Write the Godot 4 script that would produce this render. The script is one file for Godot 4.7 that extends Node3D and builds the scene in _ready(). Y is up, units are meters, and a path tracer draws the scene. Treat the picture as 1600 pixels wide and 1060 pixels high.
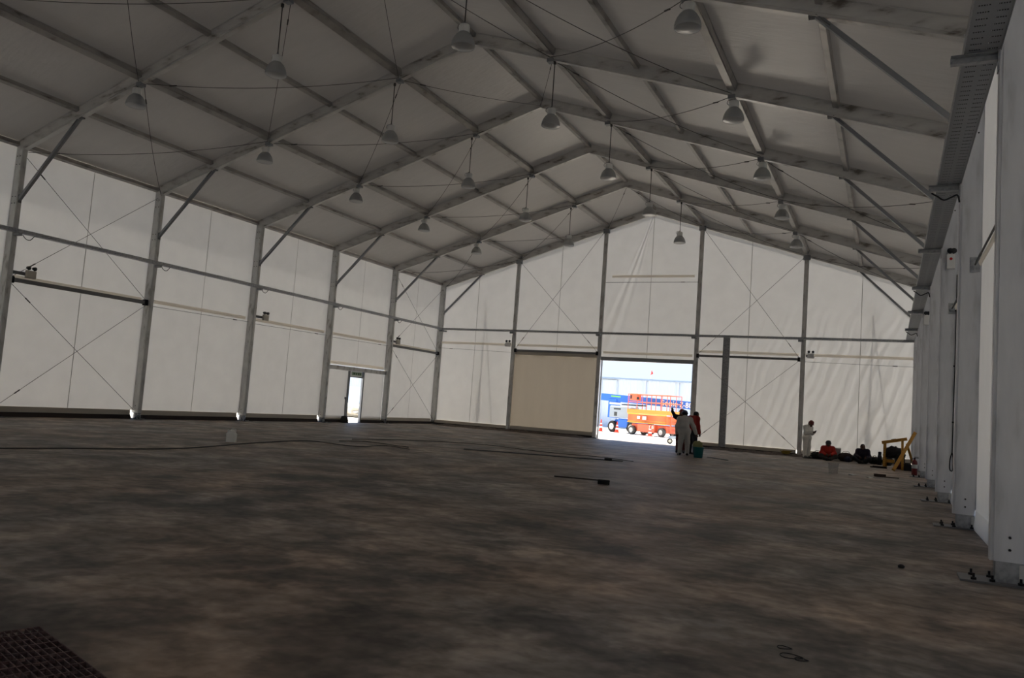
extends Node3D
# A large white fabric hall on aluminium portal frames. x runs across the hall (0 to 25 m), y up, z along it (gable wall at z = 0, camera near z = 39).

const W := 25.0            # span of the hall
const BAY := 5.0           # distance between frames
const LEN := 45.0          # length of the hall
const EAVE := 8.03         # height of the rafter centre line at the column
const SLOPE := 0.3168      # rise of the roof per metre
const HALF := 0.178        # half depth of a rafter, measured upright
const TO_SUN := Vector3(-0.09, 1.0, -0.21)
const ORD := ["gable", "second", "third", "fourth", "fifth", "sixth", "seventh"]
const BAYS := ["first", "second", "third", "fourth", "fifth", "sixth", "seventh"]

var M := {}
var taken := {}

# ------------------------------------------------------------------ helpers
func numbered(called: String) -> String:
	var n: int = taken.get(called, 0)
	taken[called] = n + 1
	return called if n == 0 else "%s_%03d" % [called, n]

func thing(called: String, label: String, category: String, at := Vector3.ZERO, turn := 0.0, group := "") -> Node3D:
	var o := Node3D.new()
	o.name = numbered(called)
	add_child(o)
	o.position = at
	o.rotation.y = turn
	tag(o, label, category, group)
	if called == "brace_beam": o.set_meta("kind", "thing")
	return o

func tag(o: Node3D, label: String, category := "", group := "") -> void:
	if label != "": o.set_meta("label", label)
	if category != "": o.set_meta("category", category)
	if group != "": o.set_meta("group", group)

func struct(called: String, label := "") -> Node3D:
	var o := Node3D.new()
	o.name = numbered(called)
	add_child(o)
	o.set_meta("kind", "structure")
	if label != "": o.set_meta("label", label)
	return o

func st(smooth := false) -> SurfaceTool:
	var s := SurfaceTool.new()
	s.begin(Mesh.PRIMITIVE_TRIANGLES)
	s.set_smooth_group(0 if smooth else -1)
	return s

func obj(called: String, s: SurfaceTool, m: Material, parent: Node = self, label := "") -> MeshInstance3D:
	s.index()
	s.generate_normals()
	return put(called, s.commit(), m, parent, label)

func put(called: String, mesh: Mesh, m: Material, parent: Node = self, label := "") -> MeshInstance3D:
	var o := MeshInstance3D.new()
	o.mesh = mesh
	o.material_override = m
	o.name = numbered(called) if parent == self else called
	o.cast_shadow = GeometryInstance3D.SHADOW_CASTING_SETTING_ON
	parent.add_child(o, true)
	if label != "": o.set_meta("label", label)
	return o

# a, b, c, d run anticlockwise seen from outside; Godot's front faces run clockwise
func quad(s: SurfaceTool, a: Vector3, b: Vector3, c: Vector3, d: Vector3) -> void:
	s.add_vertex(a); s.add_vertex(c); s.add_vertex(b)
	s.add_vertex(a); s.add_vertex(d); s.add_vertex(c)

func tri(s: SurfaceTool, a: Vector3, b: Vector3, c: Vector3) -> void:
	s.add_vertex(a); s.add_vertex(c); s.add_vertex(b)

func box(s: SurfaceTool, lo: Vector3, hi: Vector3, xf := Transform3D.IDENTITY) -> void:
	var p := []
	for i in 8:
		p.append(xf * Vector3(hi.x if i & 1 else lo.x, hi.y if i & 2 else lo.y, hi.z if i & 4 else lo.z))
	quad(s, p[4], p[5], p[7], p[6]); quad(s, p[1], p[0], p[2], p[3])
	quad(s, p[0], p[4], p[6], p[2]); quad(s, p[5], p[1], p[3], p[7])
	quad(s, p[6], p[7], p[3], p[2]); quad(s, p[0], p[1], p[5], p[4])

# a box with bevelled upright edges and top
func cbox(s: SurfaceTool, c: Vector3, size: Vector3, b := 0.01, xf := Transform3D.IDENTITY) -> void:
	var h := size / 2.0
	var pr := PackedVector2Array([Vector2(-h.x + b, -h.z), Vector2(h.x - b, -h.z), Vector2(h.x, -h.z + b), Vector2(h.x, h.z - b), Vector2(h.x - b, h.z), Vector2(-h.x + b, h.z), Vector2(-h.x, h.z - b), Vector2(-h.x, -h.z + b)])
	var lv := [[-h.y, 1.0], [h.y - b, 1.0], [h.y, 0.0]]
	var rings := []
	for l in lv:
		var ring := []
		for q in pr:
			var k: Vector2 = q
			if l[1] < 0.5: k = Vector2(q.x * (1.0 - b / h.x), q.y * (1.0 - b / h.z))
			ring.append(xf * (c + Vector3(k.x, l[0], k.y)))
		rings.append(ring)
	for i in 2:
		for j in 8:
			var k := (j + 1) % 8
			quad(s, rings[i][k], rings[i][j], rings[i + 1][j], rings[i + 1][k])
	for j in range(1, 7):
		tri(s, rings[2][0], rings[2][j + 1], rings[2][j])
		tri(s, rings[0][0], rings[0][j], rings[0][j + 1])

func frame_of(a: Vector3, b: Vector3, up := Vector3.UP) -> Basis:
	var d := (b - a).normalized()
	if absf(d.dot(up)) > 0.98: up = Vector3.RIGHT if absf(d.x) < 0.9 else Vector3.BACK
	var x := up.cross(d).normalized()
	return Basis(x, d.cross(x), d)

# a bar from a to b whose cross-section is PROFILE (x across, y along "up"), given anticlockwise
func extrude(s: SurfaceTool, profile: PackedVector2Array, a: Vector3, b: Vector3, up := Vector3.UP, caps := true) -> void:
	var f := frame_of(a, b, up)
	var n := profile.size()
	for i in n:
		var p := profile[i]
		var q := profile[(i + 1) % n]
		var u := f.x * p.x + f.y * p.y
		var v := f.x * q.x + f.y * q.y
		quad(s, a + u, a + v, b + v, b + u)
	if caps:
		var t := Geometry2D.triangulate_polygon(profile)
		for k in range(0, t.size(), 3):
			var w := []
			for j in 3: w.append(f.x * profile[t[k + j]].x + f.y * profile[t[k + j]].y)
			var ccw := (profile[t[k + 1]] - profile[t[k]]).cross(profile[t[k + 2]] - profile[t[k]]) > 0.0
			if not ccw: w = [w[0], w[2], w[1]]
			tri(s, b + w[0], b + w[1], b + w[2])
			tri(s, a + w[0], a + w[2], a + w[1])

func rect(w: float, h: float, c := 0.0) -> PackedVector2Array:
	w /= 2.0; h /= 2.0
	if c <= 0.0: return PackedVector2Array([Vector2(-w, -h), Vector2(w, -h), Vector2(w, h), Vector2(-w, h)])
	return PackedVector2Array([Vector2(-w + c, -h), Vector2(w - c, -h), Vector2(w, -h + c), Vector2(w, h - c), Vector2(w - c, h), Vector2(-w + c, h), Vector2(-w, h - c), Vector2(-w, -h + c)])

# hollow section of the hall's frames: keder grooves on both wide faces near each edge
func grooved(w: float, h: float, g := 0.022, e := 0.012) -> PackedVector2Array:
	w /= 2.0; h /= 2.0
	return PackedVector2Array([
		Vector2(-w + 0.006, -h), Vector2(w - 0.006, -h), Vector2(w, -h + 0.006),
		Vector2(w, -h + e), Vector2(w - 0.014, -h + e), Vector2(w - 0.014, -h + e + g), Vector2(w, -h + e + g),
		Vector2(w, h - e - g), Vector2(w - 0.014, h - e - g), Vector2(w - 0.014, h - e), Vector2(w, h - e),
		Vector2(w, h - 0.006), Vector2(w - 0.006, h), Vector2(-w + 0.006, h), Vector2(-w, h - 0.006),
		Vector2(-w, h - e), Vector2(-w + 0.014, h - e), Vector2(-w + 0.014, h - e - g), Vector2(-w, h - e - g),
		Vector2(-w, -h + e + g), Vector2(-w + 0.014, -h + e + g), Vector2(-w + 0.014, -h + e), Vector2(-w, -h + e), Vector2(-w, -h + 0.006)])

func bar(s: SurfaceTool, a: Vector3, b: Vector3, w: float, h: float, up := Vector3.UP) -> void:
	extrude(s, rect(w, h), a, b, up)

func tube(s: SurfaceTool, a: Vector3, b: Vector3, r: float, n := 8, r2 := -1.0) -> void:
	var f := frame_of(a, b)
	if r2 < 0.0: r2 = r
	for i in n:
		var t := TAU * i / n
		var u := TAU * (i + 1) / n
		var p := f.x * cos(t) + f.y * sin(t)
		var q := f.x * cos(u) + f.y * sin(u)
		quad(s, a + p * r, a + q * r, b + q * r2, b + p * r2)
		tri(s, a, a + q * r, a + p * r)
		tri(s, b, b + p * r2, b + q * r2)

func path_tube(s: SurfaceTool, pts: Array, r: float, n := 6) -> void:
	var rings := []
	var up := Vector3.UP
	for i in pts.size():
		var d: Vector3 = pts[mini(i + 1, pts.size() - 1)] - pts[maxi(i - 1, 0)]
		var f := frame_of(Vector3.ZERO, d, up)
		up = f.y
		var ring := []
		for j in n: ring.append(pts[i] + (f.x * cos(TAU * j / n) + f.y * sin(TAU * j / n)) * r)
		rings.append(ring)
	for i in pts.size() - 1:
		for j in n:
			var k := (j + 1) % n
			quad(s, rings[i][j], rings[i][k], rings[i + 1][k], rings[i + 1][j])
	for j in range(1, n - 1):
		tri(s, rings[0][0], rings[0][j + 1], rings[0][j])
		tri(s, rings[-1][0], rings[-1][j], rings[-1][j + 1])

# profile: (radius, height) from bottom to top
func lathe(s: SurfaceTool, profile: Array, n := 20, xf := Transform3D.IDENTITY) -> void:
	for i in profile.size() - 1:
		var p: Vector2 = profile[i]
		var q: Vector2 = profile[i + 1]
		for j in n:
			var t := TAU * j / n
			var u := TAU * (j + 1) / n
			var a := xf * Vector3(p.x * cos(t), p.y, p.x * sin(t))
			var b := xf * Vector3(p.x * cos(u), p.y, p.x * sin(u))
			var c := xf * Vector3(q.x * cos(u), q.y, q.x * sin(u))
			var d := xf * Vector3(q.x * cos(t), q.y, q.x * sin(t))
			if p.x < 1e-5: tri(s, a, d, c)
			elif q.x < 1e-5: tri(s, b, a, d)
			else: quad(s, b, a, d, c)

func smooth_path(k: Array, per := 6) -> Array:
	var out := []
	for i in k.size() - 1:
		var p0: Vector3 = k[maxi(i - 1, 0)]
		var p3: Vector3 = k[mini(i + 2, k.size() - 1)]
		for j in per: out.append(k[i].cubic_interpolate(k[i + 1], p0, p3, float(j) / per))
	out.append(k[-1])
	return out

func mat(c: Color, rough := 0.7, metal := 0.0) -> StandardMaterial3D:
	var m := StandardMaterial3D.new()
	m.albedo_color = c
	m.roughness = rough
	m.metallic = metal
	m.cull_mode = BaseMaterial3D.CULL_DISABLED
	return m

func noise(freq: float, seed_: int, oct := 4, kind := FastNoiseLite.TYPE_SIMPLEX_SMOOTH) -> FastNoiseLite:
	var n := FastNoiseLite.new()
	n.seed = seed_
	n.frequency = freq
	n.noise_type = kind
	n.fractal_type = FastNoiseLite.FRACTAL_FBM
	n.fractal_octaves = oct
	return n

# a seamless texture that runs through the given colours with the noise
func noise_tex(freq: float, seed_: int, cols: Array, px := 512, oct := 5, gain := 1.0, warp := 0.0) -> ImageTexture:
	var nz := noise(freq, seed_, oct)
	if warp > 0.0:
		nz.domain_warp_enabled = true
		nz.domain_warp_amplitude = warp
		nz.domain_warp_frequency = freq * 0.7
	var im := nz.get_seamless_image(px, px)
	im.convert(Image.FORMAT_L8)
	var src := im.get_data()
	var out := PackedByteArray()
	out.resize(px * px * 3)
	for i in px * px:
		var t := clampf((src[i] / 255.0 - 0.5) * gain + 0.5, 0.0, 0.999) * (cols.size() - 1)
		var k := int(t)
		var c: Color = cols[k].lerp(cols[k + 1], t - k)
		out[i * 3] = int(c.r * 255.0); out[i * 3 + 1] = int(c.g * 255.0); out[i * 3 + 2] = int(c.b * 255.0)
	var img := Image.create_from_data(px, px, false, Image.FORMAT_RGB8, out)
	return ImageTexture.create_from_image(img)

func triplanar(m: StandardMaterial3D, t: Texture2D, scale: Vector3) -> StandardMaterial3D:
	m.albedo_texture = t
	m.uv1_triplanar = true
	m.uv1_world_triplanar = true
	m.uv1_scale = scale
	return m

func roof_y(x: float) -> float:
	return EAVE + SLOPE * (12.5 - absf(x - 12.5))

# ------------------------------------------------------------------ scene
func _ready() -> void:
	# camera
	var cam := Camera3D.new()
	cam.name = "camera"
	add_child(cam)
	cam.position = Vector3(23.7304, 1.4175, 39.3896)
	cam.rotation_order = EULER_ORDER_YXZ
	cam.rotation = Vector3(0.0830, 0.4481, 0.0714)
	cam.fov = 46.455
	cam.near = 0.05
	cam.far = 300.0
	cam.current = true

	# sky, sun, exposure
	var env := Environment.new()
	env.background_mode = Environment.BG_SKY
	var sky_mat := ProceduralSkyMaterial.new()
	sky_mat.sky_top_color = Color(0.42, 0.58, 0.80)
	sky_mat.sky_horizon_color = Color(0.80, 0.86, 0.92)
	sky_mat.ground_bottom_color = Color(0.62, 0.58, 0.52)
	sky_mat.ground_horizon_color = Color(0.80, 0.82, 0.84)
	sky_mat.sun_angle_max = 1.0
	sky_mat.energy_multiplier = 2.2
	env.sky = Sky.new()
	env.sky.sky_material = sky_mat
	env.tonemap_mode = Environment.TONE_MAPPER_LINEAR
	env.tonemap_exposure = 1.0
	env.sdfgi_enabled = true
	env.ssao_enabled = true
	env.ssil_enabled = true
	var we := WorldEnvironment.new()
	we.name = "world_environment"
	we.environment = env
	add_child(we)

	var sun := DirectionalLight3D.new()
	sun.name = "sun"
	add_child(sun)
	sun.look_at_from_position(TO_SUN * 50.0, Vector3.ZERO, Vector3.FORWARD)
	sun.light_energy = 6.5
	sun.light_color = Color(1.0, 0.98, 0.95)
	sun.light_angular_distance = 0.6
	sun.shadow_enabled = true

	make_materials()
	build_ground_and_floor()
	build_fabric()
	build_frames()
	build_purlins()
	build_gable_posts()
	build_doors()
	build_roof_cables()
	build_wall_bracing()
	build_trays()
	build_lamps()
	build_emergency_lights()
	build_floor_things()
	build_gable_corner()
	build_people()
	build_outside()

func make_materials() -> void:
	M.alu = triplanar(mat(Color(1, 1, 1), 0.5, 0.1), noise_tex(0.012, 3, [Color(0.60, 0.59, 0.57), Color(0.77, 0.77, 0.76), Color(0.80, 0.80, 0.79), Color(0.82, 0.82, 0.81)], 512, 6, 1.3), Vector3(0.45, 0.22, 0.45))
	M.alu_roof = triplanar(mat(Color(1, 1, 1), 0.38, 0.15), noise_tex(0.014, 14, [Color(0.46, 0.43, 0.40), Color(0.72, 0.71, 0.69), Color(0.80, 0.79, 0.78), Color(0.82, 0.815, 0.80), Color(0.84, 0.835, 0.82), Color(0.85, 0.845, 0.83)], 512, 6, 1.15), Vector3(0.16, 0.45, 0.16))
	M.alu_col_lit = triplanar(mat(Color(1, 1, 1), 0.4, 0.05), noise_tex(0.010, 8, [Color(0.76, 0.765, 0.775), Color(0.83, 0.835, 0.85), Color(0.85, 0.855, 0.87), Color(0.87, 0.875, 0.89)], 512, 6, 1.3), Vector3(0.8, 0.16, 0.8))  # right-hand columns: same aluminium, its colour lightened and blued for the daylight there
	M.purlin = M.alu_roof.duplicate()
	M.purlin.albedo_color = Color(0.80, 0.79, 0.78)
	M.steel = mat(Color(0.56, 0.57, 0.58), 0.5, 0.15)
	M.galv = triplanar(mat(Color(1, 1, 1), 0.45, 0.2), noise_tex(0.03, 21, [Color(0.56, 0.57, 0.58), Color(0.66, 0.67, 0.68), Color(0.70, 0.71, 0.72)], 256, 4, 1.3), Vector3(1.2, 1.2, 1.2))
	M.bright = mat(Color(0.75, 0.76, 0.78), 0.25, 0.9)
	M.dark_steel = mat(Color(0.46, 0.46, 0.46), 0.5, 0.15)
	M.cable = mat(Color(0.30, 0.285, 0.27), 0.6, 0.1)
	M.black = mat(Color(0.05, 0.05, 0.055), 0.6)
	M.rubber = mat(Color(0.09, 0.085, 0.08), 0.85)
	M.bolt = mat(Color(0.13, 0.12, 0.12), 0.5, 0.5)
	M.white_paint = mat(Color(0.88, 0.88, 0.87), 0.5)
	M.white_plastic = mat(Color(0.82, 0.82, 0.80), 0.35)
	# fabric: white coated cloth that lets daylight through
	var cloth := noise_tex(0.008, 5, [Color(0.885, 0.88, 0.87), Color(0.895, 0.89, 0.88), Color(0.905, 0.90, 0.89)], 512, 5, 1.2)
	M.fabric = triplanar(mat(Color(1, 1, 1), 0.75), cloth, Vector3(0.25, 0.25, 0.25))
	M.fabric.backlight_enabled = true
	M.fabric.backlight = Color(0.48, 0.473, 0.462)
	M.roof_fabric = triplanar(mat(Color(0.87, 0.86, 0.85), 0.42), cloth, Vector3(0.13, 0.13, 0.55))
	var crease := noise(0.02, 19, 4).get_seamless_image(512, 512)
	crease.convert(Image.FORMAT_L8)
	crease.bump_map_to_normal_map(6.0)
	M.roof_fabric.normal_enabled = true
	M.roof_fabric.normal_texture = ImageTexture.create_from_image(crease)
	M.roof_fabric.normal_scale = 0.25
	M.roof_fabric.backlight_enabled = true
	M.roof_fabric.backlight = Color(0.11, 0.108, 0.106)
	M.pocket = mat(Color(0.88, 0.86, 0.82), 0.8)
	M.pocket.backlight_enabled = true
	M.pocket.backlight = Color(0.97, 0.94, 0.89)
	M.seam = mat(Color(0.66, 0.65, 0.63), 0.8)
	M.skirt = mat(Color(0.74, 0.71, 0.66), 0.85)
	M.shutter = triplanar(mat(Color(0.86, 0.83, 0.79), 0.75), cloth, Vector3(0.4, 0.1, 0.4))
	M.shutter.backlight_enabled = true
	M.shutter.backlight = Color(0.42, 0.405, 0.375)
	M.earth = triplanar(mat(Color(1, 1, 1), 0.95), noise_tex(0.03, 31, [Color(0.16, 0.12, 0.09), Color(0.27, 0.21, 0.16), Color(0.36, 0.29, 0.22)], 256, 5, 1.4), Vector3(0.8, 0.8, 0.8))
	M.rail = mat(Color(0.20, 0.17, 0.15), 0.85)

# ------------------------------------------------------------------ ground and floor
func floor_texture() -> ImageTexture:
	var w := 1024
	var h := 2048
	var big := noise(0.0045, 41, 4).get_image(w, h)
	var warm := noise(0.006, 47, 4).get_image(w, h)
	var streak := noise(0.02, 53, 5)
	streak.domain_warp_enabled = true
	streak.domain_warp_amplitude = 60.0
	streak.domain_warp_frequency = 0.004
	var fine := streak.get_image(w, h)
	var grain := noise(0.2, 61, 3).get_image(w, h)
	for im in [big, warm, fine, grain]: im.convert(Image.FORMAT_L8)
	var a := big.get_data()
	var b := warm.get_data()
	var c := fine.get_data()
	var g := grain.get_data()
	# spills and scrubbed places: x, z, two axes, two half widths, how dark
	var spills := [[19.82, 33.49, -0.55, -0.83, 1.57, 1.26, 1.0], [20.58, 31.56, -0.37, -0.93, 1.17, 1.11, 0.7], [18.69, 35.94, -0.83, -0.56, 0.57, 1.1, 0.8], [21.95, 34.43, -0.34, -0.94, 0.68, 0.6, 0.9], [23.22, 32.95, -0.08, -1.0, 0.86, 0.97, 0.6], [15.55, 31.36, -0.71, -0.7, 1.72, 1.54, 0.6], [23.57, 33.88, -0.03, -1.0, 0.75, 0.44, 0.5], [16.18, 29.56, -0.61, -0.79, 1.31, 1.27, 0.5], [22.2, 28.45, -0.14, -0.99, 1.36, 1.3, 0.45], [21.08, 34.0, -0.44, -0.9, 0.61, 0.49, -0.5], [20.38, 36.12, -0.72, -0.7, 0.5, 0.45, -0.5], [18.34, 34.03, -0.71, -0.71, 0.9, 0.91, -0.45], [20.26, 18.39, -0.16, -0.99, 6.47, 3.49, -0.5], [23.96, 30.34, 0.03, -1.0, 0.67, 1.65, -0.3]]
	var spill := PackedFloat32Array()
	spill.resize(w * h)
	var px := w / 25.5
	for k in spills:
		var reach: float = maxf(k[4], k[5]) * 1.6
		for y in range(maxi(0, int((k[1] - reach) * px)), mini(h - 1, int((k[1] + reach) * px))):
			for x in range(maxi(0, int((k[0] - reach) * px)), mini(w - 1, int((k[0] + reach) * px))):
				var dx: float = x / px - k[0]
				var dz: float = y / px - k[1]
				var q := Vector2((dx * k[3] - dz * k[2]) / k[4], (dx * k[2] + dz * k[3]) / k[5]).length()
				q += (c[y * w + x] - 128) * 0.006 + (a[y * w + x] - 128) * 0.004
				spill[y * w + x] += k[6] * smoothstep(1.15, 0.35, q)
	var out := PackedByteArray()
	out.resize(w * h * 3)
	for i in w * h:
		var dark := clampf((a[i] - 128) / 90.0, -1.0, 1.0)
		var red := clampf((b[i] - 118) / 100.0 - 0.5 * maxf(spill[i], 0.0), -0.8, 1.0)
		var v := 0.512 + 0.045 * dark - 0.10 * spill[i] + (c[i] - 128) * 0.0018 + (g[i] - 128) * 0.0004
		v = maxf(v, 0.16)
		out[i * 3] = int(clampf(v * (1.065 + 0.045 * red), 0.0, 1.0) * 255.0)
		out[i * 3 + 1] = int(v * (0.97 - 0.005 * red) * 255.0)
		out[i * 3 + 2] = int(v * (0.89 - 0.045 * red) * 255.0)
	return ImageTexture.create_from_image(Image.create_from_data(w, h, false, Image.FORMAT_RGB8, out))

func build_ground_and_floor() -> void:
	var m := mat(Color(1, 1, 1), 0.55)
	m.albedo_texture = floor_texture()
	m.metallic_specular = 0.35
	var d := noise_tex(0.014, 71, [Color(0.78, 0.77, 0.76), Color(0.92, 0.91, 0.90), Color(1, 1, 1)], 512, 6, 1.6, 40.0)
	m.detail_enabled = true
	m.detail_albedo = d
	m.detail_blend_mode = BaseMaterial3D.BLEND_MODE_MUL
	m.detail_uv_layer = BaseMaterial3D.DETAIL_UV_2
	M.floor = m
	var s := st()
	var lo := Vector3(-0.25, -0.3, -0.05)
	var hi := Vector3(W + 0.25, 0.0, LEN)
	var c := [Vector3(lo.x, 0, hi.z), Vector3(hi.x, 0, hi.z), Vector3(hi.x, 0, lo.z), Vector3(lo.x, 0, lo.z)]
	for k in [0, 2, 1, 0, 3, 2]:
		var p: Vector3 = c[k]
		s.set_uv(Vector2(p.x / 25.5, p.z / 51.0))
		s.set_uv2(Vector2(p.x / 2.6, p.z / 1.9))
		s.add_vertex(p)
	box(s, lo, Vector3(hi.x, -0.002, hi.z))
	var f := obj("floor", s, m, self, "dirty brown concrete floor with dark swept stains")
	f.set_meta("kind", "structure")
	# the yard outside: pale crushed stone
	M.yard = triplanar(mat(Color(1, 1, 1), 0.95), noise_tex(0.05, 77, [Color(0.70, 0.66, 0.59), Color(0.82, 0.79, 0.73), Color(0.88, 0.86, 0.81)], 256, 5, 1.2), Vector3(0.3, 0.3, 0.3))
	s = st()
	box(s, Vector3(-90, -0.5, -110), Vector3(115, -0.04, 120))
	var y := obj("ground", s, M.yard, self, "pale sunlit crushed stone yard outside the hall")
	y.set_meta("kind", "structure")
	# base rails the skirts are fixed to, dark brown all over
	for side in ["left", "right", "back"]:
		var t := struct("baseboard_" + side, {"left": "dark base rail along the exit-door side wall", "right": "dark base rail along the perforated tray side wall", "back": "dark base rail along the gable wall"}[side])
		if side == "back":
			for k in [[0.3, 10.0], [15.0, 24.7]]:
				s = st()
				box(s, Vector3(k[0], 0, -0.06), Vector3(k[1], 0.11, 0.10))
				obj("base_rail", s, M.rail, t)
		else:
			for i in 9:
				if side == "left" and i == 1:
					for k in [[5.08, 6.88], [8.05, 9.92]]:
						s = st()
						box(s, Vector3(-0.05, 0, k[0]), Vector3(0.12, 0.14, k[1]))
						obj("base_rail", s, M.rail, t)
					continue
				s = st()
				var x0 := -0.05 if side == "left" else W - 0.02
				box(s, Vector3(x0, 0, i * BAY + (0.2 if side == "left" and i > 0 else 0.08)), Vector3(x0 + (0.17 if side == "left" else 0.07), 0.14 if side == "left" else 0.03, (i + 1) * BAY - 0.08))
				obj("base_rail", s, M.rail, t)
	# loose earth swept against the gable wall
	for k in [[0.6, 9.9, 2.0, "low ridge of dark earth under the closed roller shutter"], [15.3, 24.3, 2.2, "low ridge of dark earth behind the seated workers"]]:
		s = st(true)
		var n := noise(0.9, 83, 3)
		var nx := 60
		var nz := 10
		var pt := func(i: int, j: int) -> Vector3:
			var u := float(i) / nx
			var v := float(j) / nz
			var x: float = lerpf(k[0], k[1], u)
			var edge: float = k[2] * (0.75 + 0.3 * n.get_noise_2d(x * 1.5, 4.0))
			var hh: float = 0.11 * sin(PI * minf(v * 1.15, 1.0)) * (0.75 + 0.6 * n.get_noise_2d(x * 3.0, v * 4.0)) * minf(1.0, 12.0 * minf(u, 1.0 - u))
			return Vector3(x, maxf(hh, 0.0) + 0.004, 0.08 + v * edge)
		for i in nx:
			for j in nz:
				quad(s, pt.call(i, j + 1), pt.call(i + 1, j + 1), pt.call(i + 1, j), pt.call(i, j))
		var e := obj("earth_ridge", s, M.earth, self)
		tag(e, k[3], "earth")
		e.set_meta("kind", "stuff")

# ------------------------------------------------------------------ fabric walls and roof
# a sheet: at(u, v) gives the point of the sheet for u, v in 0..1
func sheet(at: Callable, nu: int, nv: int) -> SurfaceTool:
	var s := st(true)
	var p := []
	for i in nu + 1:
		for j in nv + 1: p.append(at.call(float(i) / nu, float(j) / nv))
	for i in nu:
		for j in nv:
			quad(s, p[i * (nv + 1) + j], p[(i + 1) * (nv + 1) + j], p[(i + 1) * (nv + 1) + j + 1], p[i * (nv + 1) + j + 1])
	return s

# a band of cloth h high, bowed out by "bow" along its middle
func strip(s: SurfaceTool, a: Vector3, b: Vector3, bow: Vector3, h: float) -> void:
	for k in 6:
		var t0 := float(k) / 6.0
		var t1 := float(k + 1) / 6.0
		var p0 := Vector3(0, h * (t0 - 0.5), 0) + bow * sin(PI * t0)
		var p1 := Vector3(0, h * (t1 - 0.5), 0) + bow * sin(PI * t1)
		quad(s, a + p0, b + p0, b + p1, a + p1)

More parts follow.
